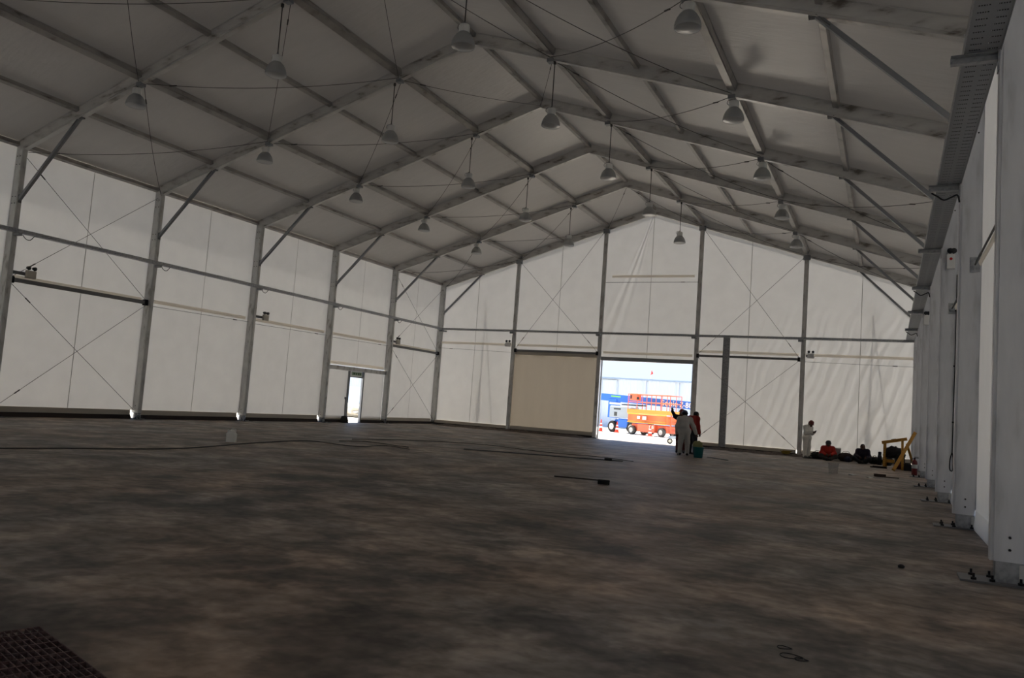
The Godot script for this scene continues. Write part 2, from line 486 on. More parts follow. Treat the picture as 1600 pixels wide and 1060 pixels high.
func build_fabric() -> void:
	var n := noise(0.35, 91, 3)
	# side walls: two lengths of cloth in every bay, joined at the middle
	for side in ["left", "right"]:
		var t := struct("wall_" + side, "white translucent fabric side wall with the exit door" if side == "left" else "white translucent fabric side wall behind the wide columns")
		var x0 := 0.0 if side == "left" else W
		var inward := 1.0 if side == "left" else -1.0
		for i in 9:
			for h in 2:
				var z0 := i * BAY + h * 2.5
				var low := 0.3
				if side == "left" and i == 1: low = 2.72
				var top := EAVE + HALF + 0.055
				var at := func(u: float, v: float) -> Vector3:
					var z := z0 + u * 2.5
					var y: float = lerpf(low, top, v)
					var pull := sin(PI * fposmod(z, BAY) / BAY) * sin(PI * v)
					return Vector3(x0 + inward * (0.012 * pull + 0.006 * n.get_noise_3d(z * 0.6, y * 1.3, 1.0)), y, z)
				obj("fabric_panel", sheet(at, 10, 24), M.fabric, t)
				if h == 0:
					var s2 := st()
					quad(s2, Vector3(x0 + inward * 0.022, low, z0 + 2.511), Vector3(x0 + inward * 0.022, low, z0 + 2.489), Vector3(x0 + inward * 0.022, top, z0 + 2.489), Vector3(x0 + inward * 0.022, top, z0 + 2.511))
					obj("welded_seam", s2, M.seam, t)
			# skirt below the cloth
			var zz := [[i * BAY + (0.15 if side == "left" and i > 0 else 0.08), (i + 1) * BAY - 0.08]]
			if side == "left" and i == 1: zz = [[5.08, 6.86], [8.07, 9.92]]
			for k in zz:
				var s := st()
				var y0 := 0.12 if side == "left" else 0.01
				quad(s, Vector3(x0 + inward * 0.03, y0, k[0]), Vector3(x0 + inward * 0.03, y0, k[1]), Vector3(x0 + inward * 0.01, 0.31, k[1]), Vector3(x0 + inward * 0.01, 0.31, k[0]))
				obj("skirt", s, M.skirt if side == "left" else M.fabric, t)
			# pocket for the tension wire
			var heights := [4.17]
			if side == "left" and i == 1: heights = [4.17, 2.83]
			for y in heights:
				var s := st(true)
				var a := Vector3(x0 + inward * 0.025, y, i * BAY + 0.22)
				var ze := (i + 1) * BAY - 0.28
				strip(s, a, Vector3(a.x, y, ze), Vector3(inward * 0.03, 0, 0), 0.13)
				obj("fabric_pocket", s, M.pocket, t)
	# gable wall
	var g := struct("wall_back", "white translucent fabric gable wall with creased panels")
	for i in 5:
		for h in 2:
			var xa := i * BAY + h * 2.5
			var low := 0.26
			if i == 1: low = 4.34
			if i == 2: low = 4.26
			var at := func(u: float, v: float) -> Vector3:
				var x := xa + u * 2.5
				var y: float = lerpf(low, roof_y(x) + HALF + 0.045, v)
				var z := 0.012 * sin(PI * fposmod(x, BAY) / BAY) * sin(PI * v) + 0.006 * n.get_noise_3d(x * 0.6, y * 1.3, 7.0)
				z += gable_folds(x, y, n)
				return Vector3(x, y, z - 0.03)
			obj("fabric_panel", sheet(at, 70 if i >= 2 else 10, 60 if i >= 2 else 24), M.fabric, g)
			if h == 0:
				var s := st()
				quad(s, Vector3(xa + 2.489, low, 0.004), Vector3(xa + 2.511, low, 0.004), Vector3(xa + 2.511, roof_y(xa + 2.5), 0.004), Vector3(xa + 2.489, roof_y(xa + 2.5), 0.004))
				obj("welded_seam", s, M.seam, g)
		if i != 1 and i != 2:
			var s := st()
			quad(s, Vector3(i * BAY + 0.1, 0.1, 0.02), Vector3((i + 1) * BAY - 0.1, 0.1, 0.02), Vector3((i + 1) * BAY - 0.1, 0.27, 0), Vector3(i * BAY + 0.1, 0.27, 0))
			obj("skirt", s, M.skirt, g)
		for y in ([4.73] if i != 2 else [8.53, 4.5]):
			var s := st(true)
			var xs := i * BAY + (0.4 if y > 8 else 0.16)
			var xe := (i + 1) * BAY - (0.25 if y > 8 else 0.16)
			strip(s, Vector3(xs, y, 0.01), Vector3(xe, y, 0.01), Vector3(0, 0, 0.03), 0.13)
			obj("fabric_pocket", s, M.pocket, g)
	# closed end behind the camera
	var f := struct("wall_front", "white fabric gable wall at the near end of the hall")
	for i in 5:
		var at := func(u: float, v: float) -> Vector3:
			var x := (i + 1 - u) * BAY
			return Vector3(x, lerpf(0.0, roof_y(x) + 0.02, v), LEN)
		obj("fabric_panel", sheet(at, 4, 6), M.fabric, f)
	# roof: one length of cloth per bay and slope, laid over the purlins
	var c := struct("ceiling", "pale grey roof cloth laid over the rafters in two slopes")
	for i in 9:
		for side in 2:
			var at := func(u: float, v: float) -> Vector3:
				var x: float = lerpf(-0.15, 12.5, v) if side == 0 else lerpf(12.5, W + 0.15, v)
				var z := i * BAY + u * BAY - (0.07 if i == 0 and u == 0.0 else 0.0)
				var q := fposmod(z, BAY) / BAY
				var y := roof_y(x) + HALF + 0.03
				if x > 0.0 and x < W:
					y += 0.015 * sin(PI * q) + 0.010 * n.get_noise_3d(x * 0.8, z * 0.8, 3.0) + 0.005 * n.get_noise_3d(x * 4.0, z * 0.7, 9.0)
				return Vector3(x, y, z)
			var p := sheet(at, 14, 40)
			obj("roof_panel", p, M.roof_fabric, c)

# long slanting creases in the slack panels of the gable
func gable_folds(x: float, y: float, n: FastNoiseLite) -> float:
	var out := 0.0
	if x > 15.0:
		var s := x - (y - 4.0) * 0.36 + 0.25 * n.get_noise_2d(x, y)
		var slack := smoothstep(15.6, 18.5, x) * (1.0 if x < 20.0 else 1.3) * smoothstep(9.0, 3.5, y)
		out += 0.013 * slack * sin(s * 13.0 + 2.0 * n.get_noise_2d(s * 1.7, 3.0)) * (0.7 + 0.6 * n.get_noise_2d(s * 2.0, y * 0.4))
		out += 0.02 * slack * n.get_noise_2d(s * 7.0, y * 0.15)
	elif x > 10.0:
		var d := (x - 12.35) - (y - 11.4) * 0.30
		var fan := clampf((11.6 - y) / 4.0, 0.25, 1.6)
		out += 0.032 * exp(-pow(d / (0.42 * fan), 2.0)) * cos(d * 13.0 / fan) * smoothstep(4.2, 5.4, y)
		out += 0.02 * n.get_noise_2d(x * 3.0 - y * 1.0, y * 0.5) * smoothstep(12.6, 11.0, x)
	return out

# ------------------------------------------------------------------ frames
func build_frames() -> void:
	for i in 7:
		var z := i * BAY
		var where: String = "standing at the gable wall" if i == 0 else "%s counted from the gable wall" % ORD[i]
		var t := thing("portal_frame", "grey aluminium portal frame, " + where, "frame", Vector3(0, 0, z), 0.0, "portal frames of the hall")
		for sd in 2:
			var fx := func(x: float) -> float: return x if sd == 0 else W - x
			var sg := 1.0 if sd == 0 else -1.0
			var x_c: float = fx.call(0.15)
			var s := st()
			extrude(s, grooved(0.14, 0.34), Vector3(x_c, 0.22, 0), Vector3(x_c, EAVE - 0.02, 0), Vector3(1, 0, 0))
			var col := obj("column", s, M.alu_col_lit if sd == 1 else M.alu, t)
			# bolt heads on the wide face
			for y in [0.34, 0.46, 6.32, 6.52, 7.5, 7.75]:
				for q in ([0.0] if y < 1.0 else [-0.06, 0.07]):
					s = st()
					tube(s, Vector3(x_c + q, y, 0.068), Vector3(x_c + q, y, 0.084), 0.014, 6)
					obj("bolt", s, M.bolt, col)
			# shoe, base plate and anchor bolts
			s = st()
			for q in [-0.075, 0.075]:
				box(s, Vector3(x_c - 0.12, 0.02, q - 0.008), Vector3(x_c + 0.12, 0.36 if q < 0 else 0.22, q + 0.008))
			box(s, Vector3(x_c - 0.05, 0.02, -0.067), Vector3(x_c + 0.05, 0.22, 0.067))
			obj("shoe", s, M.bright if sd == 0 else M.galv, t)
			s = st()
			var px0: float = minf(fx.call(-0.04), fx.call(0.58))
			box(s, Vector3(px0, 0.002, -0.2), Vector3(px0 + 0.62, 0.022, 0.2))
			var plate := obj("base_plate", s, M.dark_steel, t)
			for bx in [0.06, 0.30, 0.46]:
				for bz in [-0.14, 0.14]:
					s = st()
					var bxx: float = fx.call(bx)
					tube(s, Vector3(bxx, 0.02, bz), Vector3(bxx, 0.045, bz), 0.028, 6)
					tube(s, Vector3(bxx, 0.045, bz), Vector3(bxx, 0.085, bz), 0.013, 6)
					obj("anchor_bolt", s, M.bolt, plate)
			if sd == 1:
				s = st()
				cbox(s, Vector3(x_c + 0.12, 0.13, 0.03), Vector3(0.08, 0.16, 0.12), 0.008)
				obj("end_block", s, M.white_plastic, t)
				if i == 4 or i == 5:
					s = st()
					box(s, Vector3(W - 0.16, 4.04, 0.071), Vector3(W - 0.02, 4.28, 0.079))
					for q in [4.09, 4.23]:
						tube(s, Vector3(W - 0.12, q, 0.079), Vector3(W - 0.12, q, 0.095), 0.014, 6)
					obj("anchor_plate", s, M.galv, col)
			# rafter
			s = st()
			var a := Vector3(fx.call(0.02), roof_y(0.02), 0)
			var b := Vector3(12.5, roof_y(12.5), 0)
			var up := Vector3(-SLOPE * sg, 1, 0).normalized()
			extrude(s, grooved(0.15, 0.35, 0.045, 0.02), a, b, up)
			var r := obj("rafter", s, M.alu_roof, t)
			# hanger clips and gussets at the purlins
			for x in [5.0, 10.0]:
				s = st()
				var xx: float = fx.call(x)
				box(s, Vector3(xx - 0.09, roof_y(xx) - 0.24, -0.09), Vector3(xx + 0.09, roof_y(xx) - 0.14, 0.09))
				obj("clamp", s, M.steel, r)
			# knee brace
			s = st()
			var k0 := Vector3(fx.call(0.30), 6.44, 0)
			var k1 := Vector3(fx.call(2.62), roof_y(2.62) - 0.16, 0)
			bar(s, k0, k1, 0.09, 0.09, Vector3(0, 0, 1))
			var kn := obj("knee_brace", s, M.steel, t)
			s = st()
			var kd := (k1 - k0).normalized()
			bar(s, k1 - kd * 0.32, k1 + kd * 0.02, 0.016, 0.14, Vector3(0, 0, 1))
			box(s, Vector3(k1.x - 0.14, k1.y - 0.02, -0.06), Vector3(k1.x + 0.14, k1.y + 0.06, 0.06))
			obj("gusset", s, M.dark_steel, kn)
			s = st()
			box(s, k0 + Vector3(-0.03, -0.10, -0.055), k0 + Vector3(0.03, 0.14, 0.055))
			obj("gusset", s, M.dark_steel, kn)
		# ridge joint
		var s3 := st()
		bar(s3, Vector3(11.9, roof_y(11.9) - 0.01, 0), Vector3(12.5, roof_y(12.5) - 0.01, 0), 0.152, 0.30)
		bar(s3, Vector3(12.5, roof_y(12.5) - 0.01, 0), Vector3(13.1, roof_y(13.1) - 0.01, 0), 0.152, 0.30)
		obj("ridge_sleeve", s3, M.alu_roof, t)

func build_purlins() -> void:
	var names := {
		0.0: "grey eave beam along the top of the exit-door side wall", 2.6: "thin roof purlin, lowest above the exit-door side wall", 5.0: "wide roof purlin, third below the ridge on the exit-door slope",
		7.5: "thin roof purlin, second below the ridge on the exit-door slope", 10.0: "wide roof purlin, first below the ridge on the exit-door slope", 12.5: "grey aluminium ridge purlin along the top of the roof",
		15.0: "wide roof purlin, first below the ridge on the perforated tray slope", 17.5: "thin roof purlin, second below the ridge on the perforated tray slope", 20.0: "wide roof purlin, third below the ridge on the perforated tray slope",
		22.4: "thin roof purlin, lowest above the perforated tray side wall", 25.0: "grey eave beam along the top of the perforated tray side wall"}
	for x in names:
		var t := thing("roof_purlin", names[x], "purlin", Vector3(clampf(x, 0.09, W - 0.09), roof_y(x), 0), 0.0, "purlins of the roof")
		var wide: bool = x in [5.0, 10.0, 15.0, 20.0]
		var w := 0.21 if wide else 0.14
		var d := 0.2 if wide else 0.13
		var tilt := Vector3(-SLOPE if x < 12.5 else SLOPE, 1, 0).normalized()
		if x == 12.5: tilt = Vector3.UP
		var down := HALF - 0.02 - d / 2.0
		for i in 9:
			var s := st()
			var pr := rect(w, d, 0.008)
			if wide: pr = grooved(w, d)
			extrude(s, pr, tilt * down + Vector3(0, 0, i * BAY + 0.07), tilt * down + Vector3(0, 0, (i + 1) * BAY - 0.07), tilt)
			obj("purlin_segment", s, M.purlin, t)

func build_gable_posts() -> void:
	var what := ["between the side wall panel and the closed roller shutter", "between the closed roller shutter and the open doorway", "between the open doorway and the upright cable riser", "between the upright cable riser and the seated workers"]
	for k in 4:
		var x := 5.0 * (k + 1) + (0.05 if k > 1 else -0.02)
		var t := thing("gable_post", "slim aluminium gable post " + what[k], "post", Vector3(x, 0, 0.12), 0.0, "posts of the gable wall")
		var s := st()
		var top := roof_y(x) - 0.15
		extrude(s, grooved(0.13, 0.20), Vector3(0, 0.04, 0), Vector3(0, top, 0), Vector3(1, 0, 0))
		obj("upright", s, M.alu, t)
		s = st()
		box(s, Vector3(-0.18, 0.002, -0.16), Vector3(0.18, 0.022, 0.16))
		box(s, Vector3(-0.11, 0.02, -0.085), Vector3(0.11, 0.2, -0.07))
		obj("base_plate", s, M.dark_steel, t)
		s = st()
		box(s, Vector3(-0.16, top - 0.2, -0.08), Vector3(0.16, top + 0.03, 0.085))
		obj("head_bracket", s, M.steel, t)

func build_doors() -> void:
	# open doorway in the middle bay
	var d := struct("door_1", "open goods doorway in the gable wall")
	var s := st()
	extrude(s, rect(0.16, 0.2, 0.01), Vector3(10.1, 4.17, 0.06), Vector3(14.94, 4.17, 0.06))
	obj("lintel", s, M.steel, d)
	for x in [10.12, 14.9]:
		s = st()
		box(s, Vector3(x - 0.03, 0.0, -0.05), Vector3(x + 0.03, 4.1, 0.03))
		obj("door_track", s, M.steel, d)
	# closed roller shutter
	d = struct("door_2", "closed beige roller shutter beside the open doorway")
	var at := func(u: float, v: float) -> Vector3:
		var x := 4.98 + u * 5.0
		var y := 0.03 + v * 4.2
		return Vector3(x, y, -0.01 + 0.03 * sin(u * TAU * 3.5 + 1.0) * (0.6 + 0.4 * v) + 0.004 * sin(y * 2.4))
	obj("shutter_curtain", sheet(at, 60, 12), M.shutter, d)
	s = st()
	box(s, Vector3(5.1, 4.2, -0.02), Vector3(9.92, 4.38, 0.16))
	obj("shutter_box", s, M.skirt, d)
	s = st()
	box(s, Vector3(5.1, 0.0, 0.0), Vector3(9.92, 0.3, 0.06))
	obj("bottom_bar", s, M.skirt, d)
	# emergency exit in the side wall
	d = struct("door_3", "narrow open exit doorway in the side wall")
	s = st()
	extrude(s, rect(0.12, 0.2, 0.008), Vector3(0.08, 2.6, 5.08), Vector3(0.08, 2.6, 9.92))
	obj("lintel", s, M.alu, d)
	for k in [[5.08, 6.86], [8.09, 9.92]]:
		s = st()
		quad(s, Vector3(0.02, 0.14, k[1]), Vector3(0.02, 0.14, k[0]), Vector3(0.02, 2.5, k[0]), Vector3(0.02, 2.5, k[1]))
		obj("door_side_panel", s, M.fabric, d)
	for z in [6.91, 8.06]:
		s = st()
		extrude(s, rect(0.10, 0.12, 0.006), Vector3(0.03, 0.0, z), Vector3(0.03, 2.5, z), Vector3(1, 0, 0))
		obj("door_jamb", s, M.steel, d)
	s = st()
	box(s, Vector3(-0.03, 2.2, 6.97), Vector3(0.09, 2.26, 8.0))
	obj("door_head", s, M.steel, d)
	s = st()
	box(s, Vector3(-0.03, 2.26, 6.97), Vector3(0.0, 2.5, 8.0))
	obj("transom_panel", s, M.white_paint, d)
	# sign over the exit
	var t := thing("exit_sign", "green and white emergency exit sign over the narrow doorway", "sign", Vector3(0.06, 2.29, 7.48))
	s = st()
	cbox(s, Vector3(0, 0.1, 0), Vector3(0.05, 0.19, 0.72), 0.006)
	obj("housing", s, mat(Color(0.66, 0.72, 0.62), 0.5), t)
	s = st()
	for k in [[-0.32, -0.22], [-0.18, -0.05], [0.0, 0.1], [0.15, 0.31]]:
		box(s, Vector3(0.026, 0.05, k[0]), Vector3(0.03, 0.15, k[1]))
	obj("green_marks", s, mat(Color(0.25, 0.42, 0.26), 0.5), t)
	# weighted stand by the exit
	t = thing("weighted_stand", "dark weight with an upright rod beside the narrow exit doorway", "stand", Vector3(0.28, 0, 8.45))
	s = st(true)
	lathe(s, [Vector2(0, 0), Vector2(0.2, 0), Vector2(0.2, 0.12), Vector2(0.14, 0.3), Vector2(0.05, 0.33), Vector2(0, 0.33)], 14)
	obj("weight", s, M.rubber, t)
	s = st()
	tube(s, Vector3(0, 0.32, 0), Vector3(0.01, 1.12, 0.05), 0.025, 8)
	obj("rod", s, M.dark_steel, t)
	s = st()
	tube(s, Vector3(0.01, 1.12, 0.05), Vector3(0.01, 1.22, 0.06), 0.05, 8)
	obj("cap", s, M.dark_steel, t)

# ------------------------------------------------------------------ cables
func sag_points(a: Vector3, b: Vector3, sag: float, n := 12) -> Array:
	var out := []
	for i in n + 1:
		var u := float(i) / n
		out.append(a.lerp(b, u) - Vector3(0, sag * 4.0 * u * (1.0 - u), 0))
	return out

func brace(called: String, label: String, group: String, a: Vector3, b: Vector3, sag: float, r := 0.011) -> void:
	var t := thing(called, label, "cable", a, 0.0, group)
	var pts := sag_points(Vector3.ZERO, b - a, sag, 12 if sag > 0.0 else 1)
	var s := st(true)
	path_tube(s, pts, r, 5)
	obj("wire_rope", s, M.cable, t)
	s = st()
	var q: Vector3 = (b - a).normalized()
	var p0: Vector3 = q * 0.75 - Vector3(0, sag * 4.0 * 0.75 / (b - a).length() * 0.9, 0)
	tube(s, p0 - q * 0.1, p0 + q * 0.1, 0.019, 6)
	obj("turnbuckle", s, M.cable, t)

func build_roof_cables() -> void:
	var panels := [[0.0, 5.0, "lowest panel, exit-door slope"], [5.0, 10.0, "middle panel, exit-door slope"], [10.0, 12.5, "ridge panel, exit-door slope"], [12.5, 15.0, "ridge panel, tray slope"], [15.0, 20.0, "middle panel, tray slope"], [20.0, 25.0, "lowest panel, tray slope"]]
	for i in 6:      # bay between frame i and frame i + 1
		for k in panels.size():
			var p: Array = panels[k]
			if k == 0 and not (i in [0, 4]): continue
			if k == 5 and not (i in [0, 2]): continue
			if i == 5 and k != 1: continue
			if (k == 2 or k == 3) and not (i in [0, 3, 4]): continue
			for way in 2:
				if k == 2 or k == 3:      # in the ridge panels the cables run from the ridge down, then back up to it
					var up_to_ridge := (way == 0) == (k == 2)
					if up_to_ridge != (i == 3): continue
				var xa: float = p[0] if way == 0 else p[1]     # on frame i + 1
				var xb: float = p[1] if way == 0 else p[0]     # on frame i
				var rises := absf(xb - 12.5) < absf(xa - 12.5)
				var a := Vector3(clampf(xa, 0.3, W - 0.3), roof_y(xa) - 0.12, (i + 1) * BAY - 0.09)
				var b := Vector3(clampf(xb, 0.3, W - 0.3), roof_y(xb) - 0.12, i * BAY + 0.09)
				var lbl := "roof brace cable, %s bay, %s, %s towards the gable" % [BAYS[i], p[2], "rising" if rises else "falling"]
				brace("roof_brace_cable", lbl, "brace cables under the roof", a, b, 0.22 if p[1] - p[0] > 3.0 else 0.08, 0.0085)

func build_wall_bracing() -> void:
	# crossed wires on the exit-door side wall
	for i in [4, 0]:
		var nm: String = "beside the gable corner" if i == 0 else "in the fifth bay from the gable"
		var z0: float = i * BAY + 0.12
		var z1: float = (i + 1) * BAY - 0.12
		var x := 0.16
		for lv in [[4.14, 7.8, "upper"], [0.3, 3.98, "lower"]]:
			brace("brace_wire", "%s side wall brace wire %s, falling towards the gable" % [lv[2], nm], "brace wires of the walls", Vector3(x, lv[1], z1), Vector3(x, lv[0], z0), 0.0, 0.0075)
			brace("brace_wire", "%s side wall brace wire %s, rising towards the gable" % [lv[2], nm], "brace wires of the walls", Vector3(x + 0.024, lv[0], z1), Vector3(x + 0.024, lv[1], z0), 0.0, 0.0075)
		var t := thing("brace_beam", "dark horizontal side wall beam " + nm, "beam", Vector3(x, 4.07, z0), 0.0, "beams of the walls")
		var s := st()
		extrude(s, rect(0.1, 0.12, 0.01), Vector3(0, 0, -0.05), Vector3(0, 0, z1 - z0 + 0.05))
		obj("beam_tube", s, M.dark_steel, t)
		for z in [0.02, z1 - z0 - 0.02]:
			s = st()
			cbox(s, Vector3(0, 0, z), Vector3(0.16, 0.2, 0.12), 0.01)
			obj("end_fitting", s, M.bolt, t)
	for i in [1, 2, 3]:
		brace("tension_wire", "thin horizontal wire across the %s bay of the exit-door wall" % BAYS[i], "horizontal wires of the walls", Vector3(0.14, 4.02, i * BAY + 0.12), Vector3(0.14, 3.98, (i + 1) * BAY - 0.12), 0.0, 0.007)
	# gable
	for k in [[5.0, "over the roller shutter"], [15.0, "behind the cable riser"]]:
		var x0: float = k[0] + 0.12
		var x1: float = k[0] + 4.9
		var yb: float = 4.42 if k[0] < 10.0 else 4.50
		var z := 0.2
		var levels := [[yb + 0.06, roof_y(k[0]) - 0.3, roof_y(k[0] + 5.0) - 0.3, "upper"]]
		if k[0] > 10.0: levels.append([0.3, yb - 0.06, yb - 0.06, "lower"])
		for lv in levels:
			brace("brace_wire", "%s gable brace wire %s, sloping down towards the tray wall" % [lv[3], k[1]], "brace wires of the walls", Vector3(x1, lv[0], z), Vector3(x0, lv[1], z), 0.0, 0.0085)
			brace("brace_wire", "%s gable brace wire %s, sloping down towards the exit-door wall" % [lv[3], k[1]], "brace wires of the walls", Vector3(x0, lv[0], z + 0.024), Vector3(x1, lv[2], z + 0.024), 0.0, 0.0085)
		var t := thing("brace_beam", "dark horizontal gable beam " + k[1], "beam", Vector3(x0, yb, z - 0.02), 0.0, "beams of the walls")
		var s := st()
		extrude(s, rect(0.1, 0.11, 0.01), Vector3(-0.05, 0, 0), Vector3(x1 - x0 + 0.03, 0, 0))
		obj("beam_tube", s, M.dark_steel, t)
		for x in [0.02, x1 - x0 - 0.02]:
			s = st()
			cbox(s, Vector3(x, 0, 0), Vector3(0.12, 0.2, 0.14), 0.01)
			obj("end_fitting", s, M.bolt, t)
	brace("tension_wire", "thin horizontal gable wire beside the exit-door corner", "horizontal wires of the walls", Vector3(0.3, 4.4, 0.15), Vector3(4.9, 4.3, 0.15), 0.0, 0.007)
	brace("tension_wire", "thin horizontal gable wire high above the open doorway", "horizontal wires of the walls", Vector3(14.95, 8.2, 0.15), Vector3(10.1, 8.2, 0.15), 0.0, 0.012)
	brace("tension_wire", "thin horizontal gable wire behind the seated workers", "horizontal wires of the walls", Vector3(24.7, 4.35, 0.15), Vector3(20.1, 4.4, 0.15), 0.0, 0.007)
	for i in [4, 5]:
		brace("tension_wire", "thin horizontal wire across the %s bay of the perforated tray wall" % BAYS[i], "horizontal wires of the walls", Vector3(W - 0.09, 4.16, i * BAY + 0.1), Vector3(W - 0.09, 4.16, (i + 1) * BAY - 0.1), 0.0, 0.016)

# ------------------------------------------------------------------ cable trays
func build_trays() -> void:
	# wide perforated tray on brackets along the right-hand columns
	var t := thing("cable_tray", "wide perforated steel cable tray hung along the wide columns", "cable tray", Vector3(24.35, 5.5, 0))
	var w := 0.34
	var s := st()
	var step := 0.14
	var z := 8.0
	quad(s, Vector3(0, 0, 0.35), Vector3(w, 0, 0.35), Vector3(w, 0, z), Vector3(0, 0, z))
	var edges := [0.0]
	for c in [0.045, 0.205]:
		for k in 5:
			edges.append(c + k * 0.022)
			edges.append(c + k * 0.022 + 0.013)
	edges.append(w)
	while z < 34.0:
		quad(s, Vector3(0, 0, z), Vector3(w, 0, z), Vector3(w, 0, z + step - 0.024), Vector3(0, 0, z + step - 0.024))
		for k in range(0, edges.size(), 2):
			quad(s, Vector3(edges[k], 0, z + step - 0.024), Vector3(edges[k + 1], 0, z + step - 0.024), Vector3(edges[k + 1], 0, z + step), Vector3(edges[k], 0, z + step))
		z += step
	quad(s, Vector3(0, 0, z), Vector3(w, 0, z), Vector3(w, 0, 44.5), Vector3(0, 0, 44.5))
	obj("tray_bottom", s, M.steel, t)
	for x in [0.0, w]:
		s = st()
		box(s, Vector3(x - 0.003, -0.012, 0.35), Vector3(x + 0.003, 0.1, 44.5))
		obj("tray_side", s, M.galv, t)
	for k in 8:  # black cables added above the perforations so the holes look dark
		s = st(true)
		var pts := []
		for j in 30: pts.append(Vector3(0.025 + k * 0.0415 + 0.004 * sin(j * 1.7 + k), 0.023, 0.5 + j * 1.5))
		path_tube(s, pts, 0.02, 6)
		obj("added_dark_cable", s, M.black, t)
	for i in [0.12, 1, 2, 3, 4, 5, 6]:
		s = st()
		box(s, Vector3(-0.12, -0.10, i * BAY - 0.04), Vector3(0.33, -0.002, i * BAY - 0.034))
		box(s, Vector3(-0.12, -0.01, i * BAY - 0.034), Vector3(0.33, -0.004, i * BAY + 0.04))
		box(s, Vector3(-0.12, -0.10, i * BAY - 0.034), Vector3(0.33, -0.094, i * BAY + 0.04))
		box(s, Vector3(0.318, -0.22, i * BAY - 0.06), Vector3(0.33, 0.06, i * BAY + 0.06))
		var b := obj("bracket", s, M.galv, t)
		if i == 1 or i == 3 or i == 5:
			s = st(true)
			path_tube(s, smooth_path([Vector3(-0.08, -0.14, i * BAY + 0.05), Vector3(0.0, -0.2, i * BAY + 0.07), Vector3(0.1, -0.27, i * BAY + 0.08), Vector3(0.22, -0.22, i * BAY + 0.08), Vector3(0.29, -0.2, i * BAY + 0.09), Vector3(0.32, -0.32, i * BAY + 0.10)], 4), 0.014, 6)
			obj("cable_loop", s, M.black, b)
	# cables dropping down two of the columns
	for k in [[4, 0.34, 4.9, 0.72, "black cable dropping to a loop on the column with the red-dotted lamp unit"], [2, 0.3, 5.1, 1.1, "black cable dropping to a loop on the third column from the gable"]]:
		var c := thing("hanging_cable", k[4], "cable", Vector3(W - 0.01, 0, k[0] * BAY + 0.09), 0.0, "cables hung down the columns")
		s = st(true)
		path_tube(s, smooth_path([Vector3(0, k[2], 0), Vector3(0.0, 3.2, 0.01), Vector3(-0.01, 1.8, 0.01), Vector3(-0.012, k[3] + 0.35, 0.01)], 5), 0.011, 6)
		path_tube(s, smooth_path([Vector3(-0.012, k[3] + 0.36, 0.01), Vector3(-0.05, k[3] + 0.2, 0.01), Vector3(-0.05, k[3], 0.01), Vector3(0.0, k[3] - 0.02, 0.01), Vector3(0.01, k[3] + 0.2, 0.01), Vector3(-0.012, k[3] + 0.36, 0.01)], 4), 0.011, 6)
		obj("cord", s, M.black, c)
		for y in [4.1, 2.9, 1.7]:
			s = st()
			box(s, Vector3(-0.03, y, -0.012), Vector3(0.02, y + 0.03, 0.024))
			obj("clip", s, M.bolt, c)
	# slim tray along the exit-door columns
	t = thing("cable_tray", "slim grey cable tray running along the exit-door side wall columns", "cable tray", Vector3(0.34, 5.43, 0))
	s = st()
	extrude(s, PackedVector2Array([Vector2(-0.09, 0), Vector2(0.09, 0), Vector2(0.09, 0.11), Vector2(0.082, 0.11), Vector2(0.082, 0.01), Vector2(-0.082, 0.01), Vector2(-0.082, 0.11), Vector2(-0.09, 0.11)]), Vector3(0.1, 0, 0.3), Vector3(0.1, 0, 34.0))
	obj("tray_body", s, M.galv, t)
	for i in range(0, 6):
		s = st()
		box(s, Vector3(-0.02, -0.09, i * BAY - 0.05), Vector3(0.24, -0.002, i * BAY + 0.05))
		var b := obj("bracket", s, M.steel, t)
		if i > 0:
			s = st(true)
			path_tube(s, smooth_path([Vector3(0.02, -0.02, i * BAY - 0.2), Vector3(0.03, -0.12, i * BAY - 0.3), Vector3(0.05, -0.13, i * BAY - 0.42), Vector3(0.1, 0.0, i * BAY - 0.5)], 4), 0.012, 5)
			obj("cable_loop", s, M.black, b)
	# slim tray across the gable
	t = thing("cable_tray", "slim grey cable tray running across the gable posts", "cable tray", Vector3(0, 5.42, 0.34))
	s = st()
	extrude(s, PackedVector2Array([Vector2(-0.09, 0), Vector2(0.09, 0), Vector2(0.09, 0.11), Vector2(0.082, 0.11), Vector2(0.082, 0.01), Vector2(-0.082, 0.01), Vector2(-0.082, 0.11), Vector2(-0.09, 0.11)]), Vector3(0.35, 0, 0), Vector3(24.45, 0, 0))
	obj("tray_body", s, M.galv, t)
	for x in [0.5, 5.0, 10.0, 15.0, 20.0]:
		s = st()
		box(s, Vector3(x - 0.17, -0.10, -0.12), Vector3(x + 0.05, -0.002, 0.1))
		obj("bracket", s, M.steel, t)
	# riser
	t = thing("cable_riser", "upright grey cable riser between the open doorway and the gable", "cable tray", Vector3(16.55, 0.12, 0.36))
	s = st()
	box(s, Vector3(-0.15, 0, -0.008), Vector3(0.15, 5.3, 0.0))
	obj("riser_back", s, M.galv, t)
	for x in [-0.15, 0.15]:
		s = st()
		box(s, Vector3(x - 0.005, 0, -0.06), Vector3(x + 0.005, 5.3, 0.07))
		obj("riser_side", s, M.steel, t)
	for k in 17:
		s = st()
		box(s, Vector3(-0.145, 0.2 + k * 0.3, 0.0), Vector3(0.145, 0.235 + k * 0.3, 0.03))
		obj("rung", s, M.galv, t)
	s = st()
	box(s, Vector3(-0.2, -0.12, -0.09), Vector3(0.2, 0.0, 0.1))
	obj("foot", s, M.rail, t)

